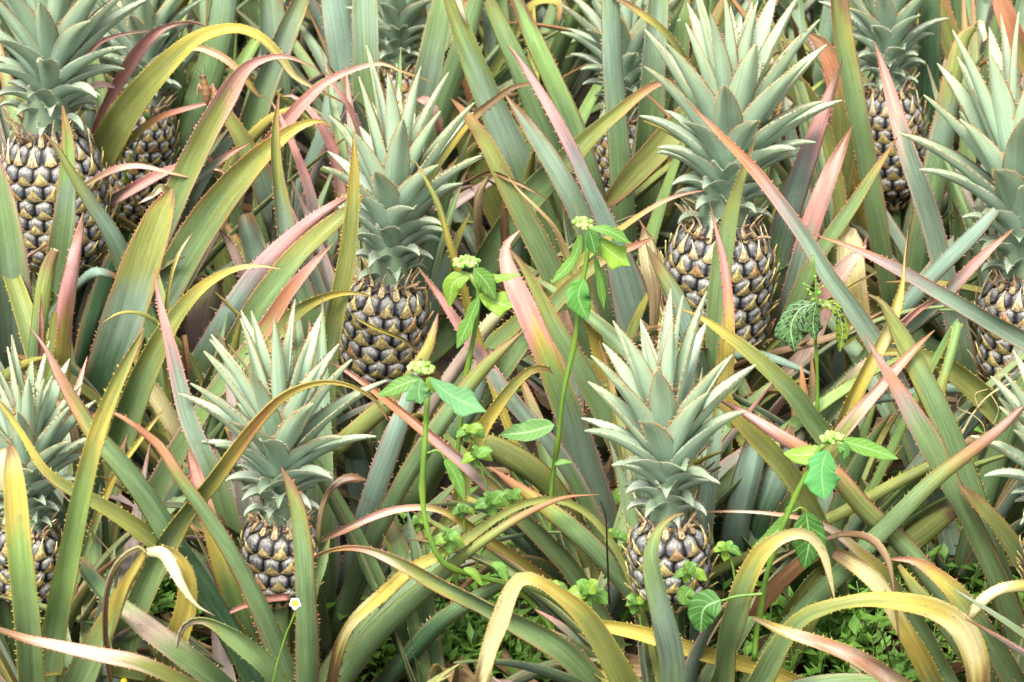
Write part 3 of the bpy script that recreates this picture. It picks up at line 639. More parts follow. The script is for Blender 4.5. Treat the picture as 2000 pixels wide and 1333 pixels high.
# ------------------------------------------------------------------ fruit
def fruit_body(pid, P0, P1, width, neyes, seed):
    """P0 bottom, P1 top of the body, width in metres"""
    rng = np.random.default_rng(seed); ax = P1 - P0; H = np.linalg.norm(ax); ax = ax / H; R = width / 2 * .93
    e1 = nrm(np.cross(ax, np.array([0, 1.0, 0.05]))); e2 = np.cross(ax, e1)
    def prof(h):  # h 0..1
        a = np.clip(h, 0, 1)
        lo = np.clip(a / .30, 0, 1); hi = np.clip((1 - a) / .34, 0, 1)
        r = (1 - (1 - lo) ** 2.3 * .60) * (1 - (1 - hi) ** 2.2 * .50)
        return r * R
    ew = 2 * pi * R / neyes; rh = ew * .86; rows = max(3, int(round(H * 1.04 / rh)))
    nu = neyes * 12; nv = rows * 12
    h = np.linspace(-.02, 1.02, nv + 1)
    rr = (h + .0) * rows                                     # lattice row coordinate
    U, Rw = np.meshgrid(np.arange(nu) / nu * neyes, rr)
    j = np.random.default_rng(seed + 1); jit = j.uniform(-.09, .09, (rows + 4, neyes, 2))
    d1 = np.full(U.shape, 9.0); d2 = np.full(U.shape, 9.0); lv = np.zeros(U.shape); lu = np.zeros(U.shape); hue = np.zeros(U.shape)
    r0 = np.floor(Rw).astype(int); hv = j.uniform(0, 1, (rows + 4, neyes))
    shear = .5 + .05
    for dr in (-1, 0, 1, 2):
        rk = r0 + dr
        off = rk * shear
        c0 = np.floor(U - off).astype(int)
        for dc in (-1, 0, 1, 2):
            ci = c0 + dc; jj = jit[(rk + 1) % (rows + 4), ci % neyes]
            cu = ci + off + jj[..., 0]; cv = rk + jj[..., 1]
            du = U - cu; dv = (Rw - cv) * .86; d = np.sqrt(du ** 2 + (dv * 1.02) ** 2)
            hh = hv[(rk + 1) % (rows + 4), ci % neyes]
            upd = d < d1
            d2 = np.where(upd, d1, np.minimum(d2, d)); lv = np.where(upd, dv, lv); lu = np.where(upd, du, lu); hue = np.where(upd, hh, hue); d1 = np.where(upd, d, d1)
    edge = np.clip((d2 - d1) / .50, 0, 1)                    # 0 in the groove
    dome = np.clip(edge, 0, 1) ** .6
    disp = ew * (.25 * dome - .17) - ew * .05 * np.clip(1 - d1 / .16, 0, 1)
    rad = prof(h)[:, None] + disp * np.clip(prof(h) / R, .35, 1)[:, None]
    th = U / neyes * 2 * pi
    Z = (h * H)[:, None] + 0 * th
    V = P0 + ax * Z[..., None] + (e1 * np.cos(th)[..., None] + e2 * np.sin(th)[..., None]) * rad[..., None]
    slate = lin(82, 84, 88, .7); dark = lin(16, 11, 9, .7); pale = lin(186, 182, 172, .8); ochre = lin(160, 142, 84, .75); tan = lin(136, 108, 78, .75)
    g = edge[..., None] ** 1.0
    g = np.clip((g - .24) / .3, 0, 1)
    C = dark * (1 - g) + slate * g
    C = np.where(g > 0, C * (.72 + .5 * hue[..., None] * g + .25 * (1 - g)), C)
    up = np.clip((lv + .0) / .3, 0, 1)[..., None] * g; C = C * (1 - .5 * up) + pale * .5 * up  # highlight painted into the colour: upper half of every eye paler
    # ochre belly of every eye around the foot of its bract
    oc = (np.clip((.03 - lv) / .22, 0, 1) * np.clip(1 - np.abs(lu) / (.40), 0, 1))[..., None] * np.clip((edge[..., None] - .12) / .3, 0, 1)
    hgt = np.clip((h - .05) / .6, 0, 1)[:, None, None]
    oc = oc * (.55 + .45 * hgt)
    C = C * (1 - oc * .6) + (ochre * (.5 + .5 * hue[..., None]) + tan * (.5 - .5 * hue[..., None])) * oc * .6
    mb = MB(); F = []
    for a in range(nv):
        for b in range(nu):
            F.append((a * nu + b, a * nu + (b + 1) % nu, (a + 1) * nu + (b + 1) % nu, (a + 1) * nu + b))
    F.append(tuple(range(nu - 1, -1, -1))); F.append(tuple(range(nv * nu, (nv + 1) * nu)))
    mb.add(V.reshape(-1, 3), F, C.reshape(-1, 3))
    # bracts: a pointed scale rising from the lower edge of every eye
    for rk in range(0, rows + 1):
        for c in range(neyes):
            jj = jit[(rk + 1) % (rows + 4), c % neyes]
            cu = c + (rk * shear) + jj[0]; cv = (rk + jj[1]) / rows
            if cv < -.01 or cv > 1.03: continue
            f = np.clip(cv, 0, 1); top = max(0, (f - .80) / .2)
            hgt_ = rh * (rng.uniform(.85, 1.3) + .7 * top); wd = ew * (.92 - .3 * top) * prof(f) / R
            z0 = cv * H - rh * .56; tv = []; tc = []; nt_ = 8
            hc = rng.uniform(0, 1)
            bc = lin(112, 96, 74, .7) * (1 - hc) + lin(150, 132, 84, .75) * hc; tipc = lin(210, 192, 126, .78) if rng.uniform() < .82 else lin(190, 138, 100, .75)
            if top > .3: tipc = lin(226, 206, 168, .8)
            flare = rng.uniform(.14, .46) + .45 * top; side = rng.uniform(-.2, .2)
            for i in range(nt_ + 1):
                t = i / nt_
                wv = wd * (1 - t) ** 1.9 * (.5) + wd * .03 * (1 - t)
                zz = z0 + hgt_ * t; hf = zz / H
                base_r = prof(np.array([hf]))[0]
                dm = ew * .135 * math.sin(min(1, t * 2.2 + .12) * pi / 2)
                lift = ew * (flare * t ** 1.7)
                for q in (-1, -.5, 0, .5, 1):
                    ang = cu / neyes * 2 * pi + (q * wv + side * ew * t * t) / max(base_r, R * .35)
                    r_ = base_r + dm * (1 - .42 * q * q) + lift + ew * .012
                    tv.append(P0 + ax * (zz + abs(q) * rh * .13 * (1 - t)) + (e1 * cos(ang) + e2 * sin(ang)) * r_)
                    m = np.clip(t * 1.25, 0, 1) ** .8; col = bc * (1 - m) + tipc * m
                    if abs(q) == 1: col = col * .55 + lin(196, 164, 104, .8) * .45
                    tc.append(col)
            tf = [(i * 5 + q, i * 5 + q + 1, i * 5 + q + 6, i * 5 + q + 5) for i in range(nt_) for q in range(4)]
            mb.add(tv, tf, np.array(tc))
    return mb.build('fruit', M_FRUIT, ROOT[pid])

def crown(pid, P1, tip, width, seed, spread, n=54):
    rng = np.random.default_rng(seed); ax = tip - P1; H = np.linalg.norm(ax); ax = ax / H; n = int(rng.integers(46, 58)); kw = rng.uniform(.84, 1.0); kt = rng.uniform(.86, 1.02); kl = rng.uniform(.98, 1.08)
    e1 = nrm(np.cross(ax, np.array([0, 1.0, 0.0]))); e2 = np.cross(ax, e1)
    core = MB(); zz = np.linspace(-.03, .5, 12) * H
    tube(core, np.array([P1 + ax * z for z in zz]), np.interp(zz / H, [-.03, .1, .5], [width * .24, width * .20, width * .05]), lin(120, 140, 110, .7), 12)
    cr = core.build('crown', M_STEM, ROOT[pid]); cr['label'] = 'crown of toothed leaves on the fruit'
    hr = H
    for i in range(n):
        f = i / (n - 1); phi = i * 2.39996 + rng.uniform(-.15, .15) + seed
        z = H * (.40 * f ** .8)
        L = kl * hr * float(np.interp(f, [0, .2, .36, .5, .7, 1], [.12, .17, .28, .43, .58, .64])) * rng.uniform(.82, 1.12)
        th0 = RD(float(np.interp(f, [0, .2, .4, .6, .8, 1], [54, 52, 48, 38, 27, 5]))) * spread * kt + RD(rng.uniform(-8, 8)); th0 = min(th0, RD(74))
        bend = RD(110) * (1 - f) ** 2.4 + RD(6) + RD(rng.uniform(-6, 6))
        W0 = kw * hr * (.060 + .082 * min(1, f * 1.7)) * rng.uniform(.92, 1.1) * (1 - .40 * max(0, f - .82) / .18)
        out = e1 * cos(phi) + e2 * sin(phi); nseg = 16 if f > .15 else 12
        t = np.linspace(0, 1, nseg); th = th0 + bend * t ** 1.6 * (1.0) - RD(14) * np.exp(-t * 6) * (1 - f)
        st = L / (nseg - 1); dirs = ax[None] * np.cos(th)[:, None] + out[None] * np.sin(th)[:, None]
        sidew = np.cross(ax, out); dirs = dirs + sidew[None] * (rng.uniform(-.10, .10) * t)[:, None]; dirs = nrm(dirs)
        P = P1 + ax * z + out * np.interp(f, [0, 1], [width * .19, width * .03]) + np.vstack([np.zeros(3), np.cumsum(dirs[:-1] * st, axis=0)])
        W = W0 * (np.clip(1 - t ** (2.0 + .5 * f), 0, 1) ** .95) * (.80 + .20 * np.sin(np.clip(t / .45, 0, 1) * pi / 2)) + .0006
        T = nrm(np.gradient(P, axis=0)); Nn = np.cross(np.tile(sidew, (nseg, 1)), T)
        if (Nn[0] @ out) > 0: Nn = -Nn                       # hollow side looks inwards / up
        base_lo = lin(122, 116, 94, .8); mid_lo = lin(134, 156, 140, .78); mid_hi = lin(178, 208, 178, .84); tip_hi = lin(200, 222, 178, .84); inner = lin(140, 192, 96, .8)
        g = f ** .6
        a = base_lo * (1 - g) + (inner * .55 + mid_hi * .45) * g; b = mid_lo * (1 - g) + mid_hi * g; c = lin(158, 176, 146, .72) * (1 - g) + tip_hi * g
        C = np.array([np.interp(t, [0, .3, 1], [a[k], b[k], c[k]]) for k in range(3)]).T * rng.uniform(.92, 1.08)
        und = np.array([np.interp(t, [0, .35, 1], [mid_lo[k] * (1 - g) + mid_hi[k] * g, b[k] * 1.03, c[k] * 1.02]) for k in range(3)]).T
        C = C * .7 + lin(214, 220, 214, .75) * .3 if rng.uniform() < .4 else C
        mb = MB()
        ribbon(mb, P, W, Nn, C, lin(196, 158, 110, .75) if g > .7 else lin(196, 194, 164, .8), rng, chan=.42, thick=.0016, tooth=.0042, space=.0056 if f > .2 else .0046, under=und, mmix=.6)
        mb.build('crown_leaf', M_CROWN, cr)
    # ring of tiny withered scales where the crown meets the body
    mb = MB()
    for i in range(26):
        phi = i * 2.39996; out = e1 * cos(phi) + e2 * sin(phi); L = width * rng.uniform(.09, .19); t = np.linspace(0, 1, 6)
        th = RD(rng.uniform(15, 50)) + RD(rng.uniform(10, 50)) * t
        dirs = ax[None] * np.cos(th)[:, None] + out[None] * np.sin(th)[:, None]
        P = P1 - ax * width * rng.uniform(.0, .10) + out * width * rng.uniform(.20, .33) + np.vstack([np.zeros(3), np.cumsum(dirs[:-1] * L / 5, axis=0)])
        W = width * .085 * (1 - t ** 1.5) + .0005
        ribbon(mb, P, W, np.tile(-out, (6, 1)), np.tile(lin(206, 176, 136, .75) if i % 3 else lin(176, 140, 112, .75), (6, 1)), lin(196, 150, 104, .7), rng, tooth=0)
    mb.build('withered_scale', M_DRY, cr)

for pid, (bx, by, tx_, ty_, wd, ch, cx, ne, seed, spr) in FRUITS.items():
    Y = PLANTS[pid][1]; P0 = at(bx, by, Y); P1 = at(tx_, ty_, Y); k = mpp(P1)
    tip = at(cx, ty_ - ch, Y)
    P1 = P1 + np.array([0, .0, 0])
    W = wd * k; dn = nrm(P1 - P0)
    fruit_body(pid, P0, P1, W, ne, seed)
    crown(pid, P1, tip, W, seed, spr)
    mb = MB(); B = BASE[pid]
    tube(mb, bez(B, (B + P0) / 2 + np.array([0, 0, .03]), P0 + dn * .01, 12), np.linspace(.014, .011, 12), PAL['G'] * .8, 10)
    mb.build('stalk', M_STEM, ROOT[pid])
    for s in np.linspace(0, 1, 30):
        mark(bx + (tx_ - bx) * s, by + (ty_ - by) * s, wd * .56, Y + .03)
    for s in np.linspace(0, 1, 40):
        x = tx_ + (cx - tx_) * s; y = ty_ - ch * s; mark(x, y, wd * (.55 + .35 * min(1, s * 2)), Y + .09)

for idx, line in enumerate([l for l in LEAVES.strip().split('\n')]):
    traced_leaf(line, idx)

# patches where the photograph looks through to the weeds on the ground
for cx, cy, rx, ry in ((1650, 1205, 110, 60), (1850, 1080, 50, 70), (310, 1140, 45, 45), (905, 1250, 80, 40), (1175, 1090, 30, 60), (1640, 1300, 120, 30)):
    for a in range(-int(ry), int(ry), 8):
        mark(cx, cy + a, rx * math.sqrt(max(0, 1 - (a / ry) ** 2)), .75)

# ------------------------------------------------------------------ further blades of every plant, growing where they leave the traced ones free
def free_leaf(base, rng, az, L, el0, droop, W0, st, mg, check=True, under_prob=.2):
    n = 22; t = np.linspace(0, 1, n); th = el0 - droop * t ** 1.7
    out = np.array([cos(az), sin(az), 0]); up = np.array([0, 0, 1.0]); sw = np.array([-sin(az), cos(az), 0])
    dirs = out[None] * np.cos(th)[:, None] + up[None] * np.sin(th)[:, None] + sw[None] * (rng.uniform(-.18, .18) * t)[:, None]; dirs = nrm(dirs)
    P = base + out * .015 + np.vstack([np.zeros(3), np.cumsum(dirs[:-1] * (L / (n - 1)), axis=0)])
    P[:, 2] = np.maximum(P[:, 2], .015)
    if check:
        bad = tot = 0
        for p in P[2:]:
            x, y = topx(p); hw = W0 / 2 / mpp(p) * .8
            for q in (-hw, 0, hw):
                c = cell(x + q, y)
                if c and y < 1350:
                    tot += 1
                    if zb[c] < 50 and p[1] < zb[c] - .02: bad += 1
        if tot and bad / tot > .05: return None
    W = W0 * np.clip(1 - t ** 2.6, 0, 1) * (.85 + .15 * np.sin(np.clip(t / .4, 0, 1) * pi / 2)) + .0005
    T = nrm(np.gradient(P, axis=0)); tw = rng.uniform(-.5, .5) * t + rng.uniform(-.3, .3)
    S = sw[None] * np.cos(tw)[:, None] + np.cross(T, np.tile(sw, (n, 1))) * np.sin(tw)[:, None]
    N = np.cross(S, T)
    N = np.where((N @ up + N @ -out)[:, None] < 0, -N, N)
    C = style_cols(st, n, 0, rng); tb = np.clip((t - .93) / .05, 0, 1)[:, None] * (rng.uniform() < .6); C = C * (1 - tb) + PAL['B'] * 1.3 * tb; mb = MB()
    ribbon(mb, P, W, N, C, PAL[mg], rng, chan=rng.uniform(.2, .4), tooth=.0032, space=.0105, jag=.03, mmix=.6)
    return mb
STY = ['KGGUG/O', 'GGUGG/D', 'GGGGR/R', 'KUUUP/P', 'GGGOY/Y', 'GUUMM/R', 'KGGGO/D', 'GGGNO/O', 'OOOOR/R', 'KUUUG/D', 'KGUGG/O', 'KKGGU/D']
rng = np.random.default_rng(77)
def grow(pid, want, tries, base, lmin, lmax, check=True, tall=0.0):
    got = 0
    for _ in range(tries):
        if got >= want: break
        az = rng.uniform(0, 2 * pi); lev = rng.uniform(0, 1)
        el = RD(48 + 40 * lev); L = rng.uniform(lmin, lmax); dr = RD(rng.uniform(8, 50) + (20 if rng.uniform() < .25 else 0)) * (1.1 - .5 * lev)
        st, mg = STY[rng.integers(len(STY))].split('/')
        mb = free_leaf(base, rng, az, L, el, dr, rng.uniform(.038, .052), st, mg, check)
        if mb is None: continue
        mb.build('leaf', M_LEAF, ROOT[pid]); got += 1
    return got
for pid in PLANTS: grow(pid, 34, 260, BASE[pid], .28, .78)

# ------------------------------------------------------------------ rows at the back of the field, and beyond both sides of the view
BACK = 'leafy pineapple plants in the rows at the back'
k = 0
for row, Y in enumerate((2.12, 2.45, 2.8, 3.2, 3.7)):
    zc = (np.array([0, Y, .03]) - CAMP) @ FWD; half = 1000 * PXA * zc + .12
    xs = np.arange(-half, half + .01, .31 if row < 3 else .42) + (.12 if row % 2 else 0)
    for x in xs:
        pid = 'B%d' % k; k += 1; b = np.array([x + rng.uniform(-.04, .04), Y + rng.uniform(-.05, .05), .03]); BASE[pid] = b
        ROOT[pid] = tag(empty('pineapple_plant', tuple(b)), 'leafy pineapple plant of upright blades seen only in part at the top of the photo', 'pineapple plant', BACK)
        n_ = grow(pid, 17 if row < 3 else 9, 40, b, .5, .95)
SIDE = 'pineapple plants beside the view'
protos = ['N7', 'N14', 'N12', 'N9', 'N13', 'N16']
q = 0
for sx in (-1, 1):
    for Y in (-.25, .35, .95, 1.6, 2.3):
        zc = (np.array([0, Y, .03]) - CAMP) @ FWD; half = 1000 * PXA * zc
        for dx in (.32, .72):
            src = ROOT[protos[q % 6]]; q += 1
            r = src.copy(); COL.objects.link(r); r.location = (sx * (half + dx), Y, .03); r.rotation_euler = (0, 0, rng.uniform(0, 6.28))
            r['label'] = 'leafy pineapple plant standing outside the photo'; r['group'] = SIDE
            for ch in list(src.children):
                c = ch.copy(); COL.objects.link(c); c.parent = r
# ------------------------------------------------------------------ weeds
WG = lin(120, 170, 70, .66); WG2 = lin(150, 190, 62, .66); WG3 = lin(88, 146, 62, .66); WST = lin(122, 164, 62, .6)
def blade(mb, P, W, N, col, shape='ell', fold=.25, curl=.15, seed=0, n=22):
    rng = np.random.default_rng(seed); P = catmull(np.asarray(P, float), n); t = np.linspace(0, 1, n)
    T = nrm(np.gradient(P, axis=0)); N = np.tile(np.asarray(N, float), (n, 1)) if np.ndim(N) == 1 else N
    N = nrm(N - (N * T).sum(1, keepdims=True) * T); S = np.cross(T, N)
    if shape == 'ell': wd = np.sin(pi * np.clip(t, 0, 1) ** .8) ** .8
    elif shape == 'lobe':   # narrow foot, two shouldered lobes, pointed end
        wd = np.interp(t, [0, .08, .3, .5, .62, .72, .80, 1], [.04, .25, .62, .72, .95, 1.0, .5, 0])
    elif shape == 'fiddle':
        wd = np.interp(t, [0, .1, .28, .42, .6, .75, .9, 1], [.04, .45, .8, .62, .95, .8, .35, 0])
    elif shape == 'round': wd = np.clip(np.sin(pi * t ** .7), 0, 1) ** .55
    wd = wd * (1 + .08 * vnoise(rng, n, n // 2))
    us = np.linspace(-1, 1, 11); V = []; C = []; UV = []
    wave = [vnoise(rng, n, 7) * .2, vnoise(rng, n, 7) * .2]
    col = np.asarray(col) * rng.uniform(.92, 1.08)
    for i in range(n):
        for u in us:
            a = abs(u); w_ = W * .5 * wd[i]
            wv = wave[0][i] if u < 0 else wave[1][i]
            V.append(P[i] + S[i] * u * w_ * (1 - fold * .3 * a) + N[i] * w_ * (fold * a + wv * a * a - curl * a * a * 1.2 + .035 * sin(t[i] * 42 - a * 6) * a))
            C.append(col * (1 - .06 * a)); UV.append((u, t[i]))
    k = len(us); F = [(i * k + j, i * k + j + 1, (i + 1) * k + j + 1, (i + 1) * k + j) for i in range(n - 1) for j in range(k - 1)]
    th = .0004; V = np.array(V); nv = len(V); NN = np.repeat(N, k, axis=0)
    V2 = V - NN * th; F2 = [tuple(nv + q for q in reversed(f)) for f in F]
    E = []
    for i in range(n - 1):
        a, b = i * k, (i + 1) * k; E.append((a, b, nv + b, nv + a)); a, b = i * k + k - 1, (i + 1) * k + k - 1; E.append((b, a, nv + a, nv + b))
    mb.add(np.vstack([V, V2]), F + F2 + E, np.vstack([C, np.array(C) * 1.08]), np.vstack([UV, UV]))
def px3(pts, Y, dy=None):
    return np.array([at(x, y, Y + (0 if dy is None else dy[i])) for i, (x, y) in enumerate(pts)])
def camN(P, az=0, up=.3):
    c = (P[0] + P[-1]) / 2; v = CAMP - c; v = v / np.linalg.norm(v); return nrm(v + np.array([az, 0, up]))
def weed_leaf(root, pts, wpx, Y, col=WG, shape='ell', az=0, up=.3, seed=0, dy=None, fold=.25, name='leaf', mat=None):
    P = px3(pts, Y, dy); mb = MB(); blade(mb, P, wpx * mpp(P[0]), camN(P, az, up), col, shape, fold, seed=seed); return mb.build(name, mat or M_WEED, root)
def stem(root, pts, Y, rpx, col=WST, name='stem', dy=None):
    P = catmull(px3(pts, Y, dy), 24); mb = MB(); R_ = np.linspace(rpx[0], rpx[1], 24) * mpp(P[0])
    if rpx[0] > 4: R_[5::6] *= 1.35
    P = P + np.c_[vnoise(np.random.default_rng(int(pts[0][0])), 24, 8), np.zeros(24), np.zeros(24)] * R_[0] * .6
    cs = np.array([col * (1.0 + .12 * math.sin(i * 1.3)) * (np.array([1.15, .92, .8]) if i % 6 == 5 else 1) for i in range(24)])
    tube(mb, P, R_ * .8, col, 8, cols=cs); return mb.build(name, M_STEM, root)
def cluster(root, x, y, Y, r, n, seed, sp=1.0):
    rng = np.random.default_rng(seed); c = at(x, y, Y); k = mpp(c); mb = MB()
    for i in range(n):
        d = nrm(rng.normal(size=3)); d[2] = abs(d[2]) * .8 - .15; p = c + d * r * k * rng.uniform(.55, 1) * np.array([1, .8, .8])
        rr = rng.uniform(.13, .22) * r * k
        col = lin(134, 180, 76, .7) if rng.uniform() < .6 else lin(196, 210, 120, .7)
        tube(mb, np.array([c, (c + p) / 2, p]), rr * .35, lin(150, 200, 110, .75), 6)
        ball(mb, p, rr, col, 8, 6, (1, 1, rng.uniform(.9, 1.3)))
        if rng.uniform() < .4: ball(mb, p + d * rr * .9, rr * .4, lin(236, 232, 150, .8), 6, 4)
    return mb.build('flower_cluster', M_PLAIN, root)
def weed(name, x, y, Y, label, cat='weed', group=None):
    return tag(empty(name, tuple(at(x, y, Y))), label, cat, group)
def gz(px, Y):
    b = np.array([0, Y, 0.0]); z = (b - CAMP) @ FWD; return topx(b)[1]
G1 = 'green flowering weeds growing between the pineapples'
# A: head beside the central fruit
w = weed('flowering_weed', 895, 1235, .3, 'tall green weed with pale flower head just right of the central fruit', group=G1); Y = .3
stem(w, [(893, 1235), (890, 1080), (892, 900), (905, 760), (925, 650), (934, 570), (918, 535)], Y, (5, 6))
cluster(w, 912, 515, Y, 27, 60, 1)
weed_leaf(w, [(918, 535), (885, 555), (878, 600)], 40, Y, WG2, 'ell', -.3, .1, 1)
weed_leaf(w, [(925, 525), (948, 550), (968, 585)], 42, Y - .02, WG, 'ell', .2, .5, 2)
weed_leaf(w, [(925, 520), (955, 545), (1018, 536)], 24, Y, WG2, 'ell', .3, .9, 3)
weed_leaf(w, [(935, 580), (915, 630), (892, 682)], 36, Y - .02, WG, 'fiddle', -.2, .3, 4)
weed_leaf(w, [(936, 575), (965, 590), (1002, 600)], 62, Y - .01, WG2, 'lobe', .2, .2, 5)
# B
w = weed('flowering_weed', 1062, 1240, .28, 'tallest green weed, its flower head nodding above a yellow-spotted leaf', group=G1); Y = .28
stem(w, [(1062, 1240), (1075, 1000), (1085, 880), (1108, 740), (1128, 620), (1146, 510), (1146, 460)], Y, (5.5, 5.5))
cluster(w, 1138, 438, Y, 24, 48, 2)
weed_leaf(w, [(1148, 445), (1190, 452), (1234, 478)], 34, Y - .02, WG, 'lobe', .2, .8, 6)
weed_leaf(w, [(1158, 462), (1195, 495), (1232, 520)], 56, Y - .01, WG2, 'lobe', .1, .2, 7)
weed_leaf(w, [(1135, 455), (1120, 505), (1075, 556)], 30, Y, WG, 'fiddle', -.4, .3, 8)
weed_leaf(w, [(1150, 450), (1158, 475), (1162, 498)], 34, Y - .03, WG3, 'ell', .1, .2, 9)
weed_leaf(w, [(1140, 545), (1130, 580), (1148, 625)], 52, Y - .03, lin(108, 180, 80, .72), 'ell', 0, .3, 10)
weed_leaf(w, [(1162, 500), (1172, 550), (1180, 605)], 22, Y, WG, 'fiddle', .4, .1, 11)
weed_leaf(w, [(1083, 830), (1030, 845), (975, 850)], 52, Y - .05, lin(124, 172, 96, .66), 'ell', 0, .5, 12, fold=.5)
weed_leaf(w, [(1083, 908), (1100, 902), (1118, 904)], 12, Y - .05, WG, 'ell', 0, .3, 13)
# C
w = weed('flowering_weed', 1100, 1300, -.02, 'weed with a curved bright stem and broad star of pale green leaves', group=G1); Y = -.12
stem(w, [(1100, 1262), (1060, 1200), (1000, 1145), (930, 1125), (868, 1100), (836, 1040), (826, 960), (833, 850), (838, 770)], Y, (7, 6.5), dy=[.1, .1, .08, .04, 0, 0, 0, 0, 0])
cluster(w, 822, 722, Y, 27, 60, 3)
weed_leaf(w, [(825, 740), (790, 750), (735, 775)], 36, Y, WG, 'ell', -.3, .5, 14)
weed_leaf(w, [(822, 740), (818, 765), (822, 790)], 62, Y - .04, lin(130, 190, 120, .72), 'lobe', 0, .5, 15)
weed_leaf(w, [(840, 740), (885, 775), (950, 805)], 66, Y - .03, lin(124, 184, 122, .72), 'lobe', .2, .5, 16)
weed_leaf(w, [(834, 738), (842, 750), (850, 768)], 26, Y - .02, WG2, 'ell', .3, .2, 17)
weed_leaf(w, [(868, 895), (890, 930), (908, 980)], 28, Y, WG, 'ell', .1, .3, 18)
stem(w, [(836, 885), (855, 880), (870, 897)], Y, (2.5, 2))
weed_leaf(w, [(905, 1110), (925, 1120), (942, 1145)], 18, Y - .02, WG2, 'ell', .1, .3, 19)
weed_leaf(w, [(960, 1100), (978, 1110), (992, 1138)], 24, Y - .02, WG, 'ell', .1, .3, 20)
# D
w = weed('flowering_weed', 1478, 1290, -.1, 'weed at the lower right with notched drooping leaves under a pale flower head', group=G1); Y = -.08
stem(w, [(1475, 1290), (1485, 1180), (1510, 1090), (1548, 990), (1575, 930), (1600, 880), (1622, 862)], Y, (7, 6))
cluster(w, 1626, 858, Y, 25, 55, 4)
weed_leaf(w, [(1610, 880), (1570, 890), (1530, 886)], 44, Y, WG2, 'ell', -.2, .5, 21)
weed_leaf(w, [(1615, 880), (1605, 920), (1610, 976)], 80, Y - .03, lin(104, 184, 104, .72), 'fiddle', 0, .3, 22)
weed_leaf(w, [(1640, 860), (1690, 875), (1755, 897)], 40, Y, WG, 'ell', .3, .6, 23)
weed_leaf(w, [(1636, 872), (1650, 880), (1648, 898)], 26, Y - .03, WG3, 'ell', .2, .2, 24)
weed_leaf(w, [(1575, 1000), (1580, 1060), (1570, 1112)], 74, Y + .0, WG3, 'ell', 0, .3, 25)
weed_leaf(w, [(1535, 1005), (1515, 1040), (1470, 1070)], 30, Y + .02, WG, 'ell', -.3, .3, 26)
stem(w, [(1548, 1000), (1565, 992), (1577, 1002)], Y, (2.5, 2)); stem(w, [(1552, 985), (1540, 990), (1533, 1005)], Y, (2.5, 2))
# E spotted
w = weed('spotted_weed', 1597, 880, .42, 'thin weed with dark-spotted drooping leaves eaten at the edge', 'weed'); Y = .40
stem(w, [(1597, 880), (1594, 720), (1592, 620), (1590, 500)], Y, (5, 3))
SPOT = leafmat('spotted_leaf', streak=.1, rough=.6, trans=.12, white=.1, speck=.33, veins=True, slo=.50, spot=(.018, .02, .012, 1))
SPOT.node_tree.nodes['Principled BSDF'].inputs['Roughness'].default_value = .6
weed_leaf(w, [(1594, 592), (1562, 605), (1545, 640), (1552, 688)], 74, Y - .02, lin(92, 134, 78, .6), 'lobe', -.2, .3, 27, mat=SPOT)
weed_leaf(w, [(1598, 594), (1630, 600), (1645, 640), (1640, 690)], 34, Y - .02, lin(130, 150, 34, .66), 'fiddle', .3, .2, 28, mat=SPOT)
weed_leaf(w, [(1594, 592), (1588, 630), (1592, 665)], 44, Y - .03, lin(80, 126, 62, .6), 'lobe', 0, .2, 29, mat=SPOT)
mb = MB(); rg = np.random.default_rng(9)
for (x, y, r) in [(1588, 585, 4), (1600, 572, 5), (1592, 540, 4), (1583, 575, 4), (1570, 555, 3), (1608, 560, 3), (1590, 515, 3), (1578, 566, 3.5), (1596, 555, 3), (1586, 598, 4), (1602, 588, 4)]:
    p = at(x, y, Y); ball(mb, p, r * mpp(p), lin(110, 170, 60, .72))
    tube(mb, np.array([at(1591, y + 10, Y), p]), .001, WST, 5)
mb.build('bud', M_PLAIN, w)

# seedlings: pairs of small leaves on thin stems
def seedling(x, y, x0, y0, Y, size, label, seed, n=5):
    w = weed('seedling', x0, y0, Y, label, 'seedling', 'small weed seedlings near the ground'); rng = np.random.default_rng(seed)
    stem(w, [(x0, y0), ((x + x0) / 2 + 4, (y + y0) / 2), (x, y)], Y, (3.2, 2.6))
    for i in range(n):
        a = 2 * pi * (i + .3) / n + rng.uniform(-.3, .3); L = size * rng.uniform(.75, 1.15); dx, dy = cos(a) * L, sin(a) * L * .65
        weed_leaf(w, [(x, y), (x + dx * .5, y + dy * .5 - 5), (x + dx, y + dy + 3)], L * .68, Y - .005 * i, WG * rng.uniform(.9, 1.12) if rng.uniform() < .6 else WG2, 'ell', rng.uniform(-.3, .3), rng.uniform(.3, .9), seed * 10 + i)
    weed_leaf(w, [(x, y), (x + 2, y - 8), (x + 1, y - 18)], 12, Y, WG2, 'ell', .2, .1, seed)
